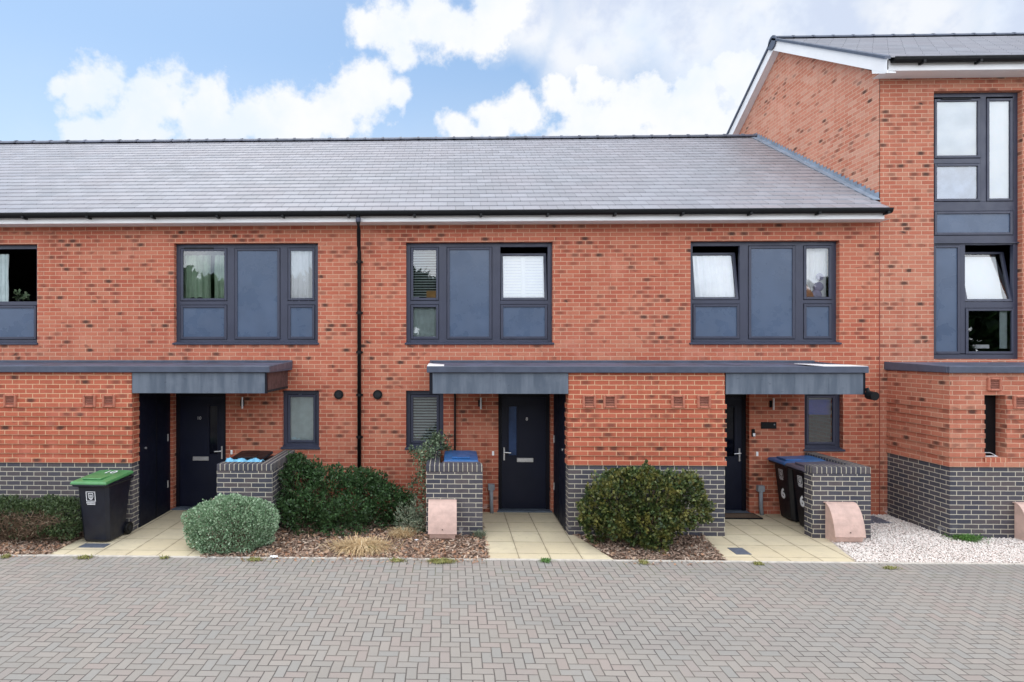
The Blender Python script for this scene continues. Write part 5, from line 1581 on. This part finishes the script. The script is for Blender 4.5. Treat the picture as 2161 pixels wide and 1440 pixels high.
def tuft(x, y, n, h, spread, mat, label, cat, name='grass_tuft', flat=0.0, group=None, wide=1.0, z=0.0):
    t_ = n
    a = rng.uniform(0, 6.283, n)
    r_ = np.abs(rng.normal(0, spread * 0.35, n))
    b0 = np.stack([x + np.cos(a) * r_ * wide, y + np.sin(a) * r_, np.full(n, z + 0.002)], 1)
    d = norm(np.stack([np.cos(a) * (0.5 + flat), np.sin(a) * (0.5 + flat), np.full(n, 1.0 - flat * 0.75)], 1) + rng.normal(0, 0.25, (n, 3)))
    d[:, 2] = np.abs(d[:, 2])
    L = (h * rng.uniform(0.5, 1.1, n))[:, None]
    sd = norm(np.cross(d, np.array([0, 0, 1.0]) + rng.normal(0, 0.1, (n, 3))))
    W = 0.0035 * (1 if h > 0.06 else 1.4)
    mid = b0 + d * L * 0.55 + np.array([0, 0, 0.01])
    tip = b0 + d * L + np.array([0, 0, -1.0]) * L * (0.25 + flat * 0.2)
    tip[:, 2] = np.maximum(tip[:, 2], z + 0.004)
    V = np.stack([b0 - sd * W, b0 + sd * W, mid + sd * W, mid - sd * W, tip], 1).reshape(-1, 3)
    k = np.arange(n)[:, None] * 5
    F = np.concatenate([k + np.array([[0, 1, 2, 3]])])
    F2 = k + np.array([[3, 2, 4, 4]])
    # kite tip as quad with a doubled end is invalid: build tips as thin quads
    V2 = np.stack([mid - sd * W, mid + sd * W, tip + sd * W * 0.2, tip - sd * W * 0.2], 1).reshape(-1, 3)
    F2 = np.arange(4 * n).reshape(n, 4) + len(V)
    o = fast_mesh(name, np.concatenate([V, V2]), np.concatenate([F, F2]), mat, None, (x, y, z))
    return tag(o, label, cat, group)
tuft(-1.32, -2.10, 1700, 0.28, 0.36, 'straw', 'flopped tuft of dry straw coloured grass on the mulch below the dark shrub', 'grass tuft', flat=0.55, wide=1.5)
tuft(-1.15, -2.25, 70, 0.14, 0.08, 'weed', 'thin green shoots growing in the dry grass tuft', 'weed')
tuft(-0.75, -1.50, 500, 0.22, 0.25, 'straw', 'pale dry grass at the foot of the silvery plant', 'grass tuft', flat=0.25)
tuft(0.45, -1.50, 260, 0.16, 0.15, 'silver', 'grey green tuft at the right foot of the wall with the pink box', 'plant')
tuft(1.33, -2.56, 160, 0.07, 0.10, 'grass', 'bright green weed at the paving edge below the middle path', 'weed', 'weed', 0.4)
tuft(8.02, -1.44, 700, 0.13, 0.22, 'grass', 'green grass clump growing in the gravel at the tall house corner', 'grass tuft', flat=0.3, wide=1.6, z=0.01)
wd_ = [(-6.32, -2.60, 170, 0.07, 0.055, 'yellowish weed at the paving edge under the low hedge', 1.0),
       (-5.18, -2.60, 140, 0.06, 0.10, 'yellow green weed at the paving edge below the green lidded bin', 1.8),
       (-4.05, -2.58, 60, 0.06, 0.07, 'small yellowish weed at the paving edge left of the silvery bush', 1.4),
       (-2.75, -2.62, 160, 0.05, 0.08, 'sparse weed under the right side of the silvery bush', 2.5),
       (-0.12, -2.62, 700, 0.07, 0.11, 'long straggle of yellow green weed at the mulch edge below the pink box', 2.6),
       (-0.75, -2.60, 200, 0.05, 0.08, 'low weed at the mulch edge left of the long straggle', 2.2),
       (2.68, -2.60, 160, 0.07, 0.07, 'yellow green weed at the paving edge below the broad bush', 1.3),
       (4.25, -2.60, 140, 0.05, 0.07, 'small weed at the paving edge below the grey cover', 1.6),
       (5.95, -2.72, 140, 0.04, 0.07, 'low weed in the paving joints before the gravel corner', 2.4)]
for (x, y, n, h, s_, lab, wi) in wd_:
    tuft(x, y, n, h, s_, 'weed', lab, 'weed', 'weed', 0.4, 'weeds along the paving edge', wi)
# litter
def crumple(x, y, s_, label, name='litter', mat='cwhite'):
    r_ = np.random.default_rng(int(abs(x) * 100))
    mb = MB()
    n = 6
    for j in range(n):
        for i in range(n):
            mb.v.append((x + (i / (n - 1) - 0.5) * s_ * 2 + r_.uniform(-1, 1) * s_ * 0.2, y + (j / (n - 1) - 0.5) * s_ * 1.2 + r_.uniform(-1, 1) * s_ * 0.15, 0.02 + r_.uniform(0, 1) * s_ * 0.5))
    for j in range(n - 1):
        for i in range(n - 1):
            q = j * n + i
            mb.f.append((q, q + 1, q + n + 1, q + n))
    o = mb.build(name, mat, None, loc=(x, y, 0.01), recalc=False)
    tag(o, label, 'litter')
crumple(-2.50, -2.55, 0.05, 'scrap of white litter on the kerb right of the silvery bush')
crumple(-6.85, -2.27, 0.035, 'scrap of white litter at the foot of the low hedge')
crumple(-0.52, -1.72, 0.03, 'scrap of white paper on the mulch left of the pink box')
# bare twig top of a distant tree at the far left over the ridge
tr_ = empty('distant_tree', (-21.0, 16.0, 0), 'bare twig tips of a far tree just above the ridge at the left edge', 'tree')
mb = MB()
base = Vector((-20.75, 16.0, 0))
mb.tube([base, base + Vector((0.2, 0, 5)), base + Vector((0.0, 0, 10.2))], [0.22, 0.16, 0.05], 8)
for i in range(26):
    h = 6.5 + i * 0.16
    a = random.uniform(0, 6.28)
    l = random.uniform(0.5, 1.3) * (1.15 - (h - 6.5) / 6)
    p0 = base + Vector((0.1, 0, h))
    p1 = p0 + Vector((math.cos(a) * l * 0.5, math.sin(a) * l * 0.5, l * 0.5))
    mb.tube([p0, p1, p1 + Vector((math.cos(a + 0.4) * l * 0.3, 0, l * 0.5))], [0.03, 0.02, 0.008], 5)
mb.build('branches', 'timberdark', tr_)

# tree belt across the yard behind the viewpoint: it is what the lower panes mirror
bt_ = []
xx = -34.0
r2_ = np.random.default_rng(17)
while xx < 44:
    rr_ = r2_.uniform(2.4, 3.6)
    hh = r2_.uniform(3.6, 4.6)
    bt_.append((xx, -36 + r2_.uniform(-1, 1), hh * 0.95, rr_, 2.2, hh))
    xx += rr_ * 1.1
p, nr = blob_points(bt_, 34000, 0.12, 0.2, seed=5)
V_ = leaves('tree_belt', 'yew', None, p, nr, 0.95, 0.36, 0.6, 0.2)
tag(V_, kind='stuff')
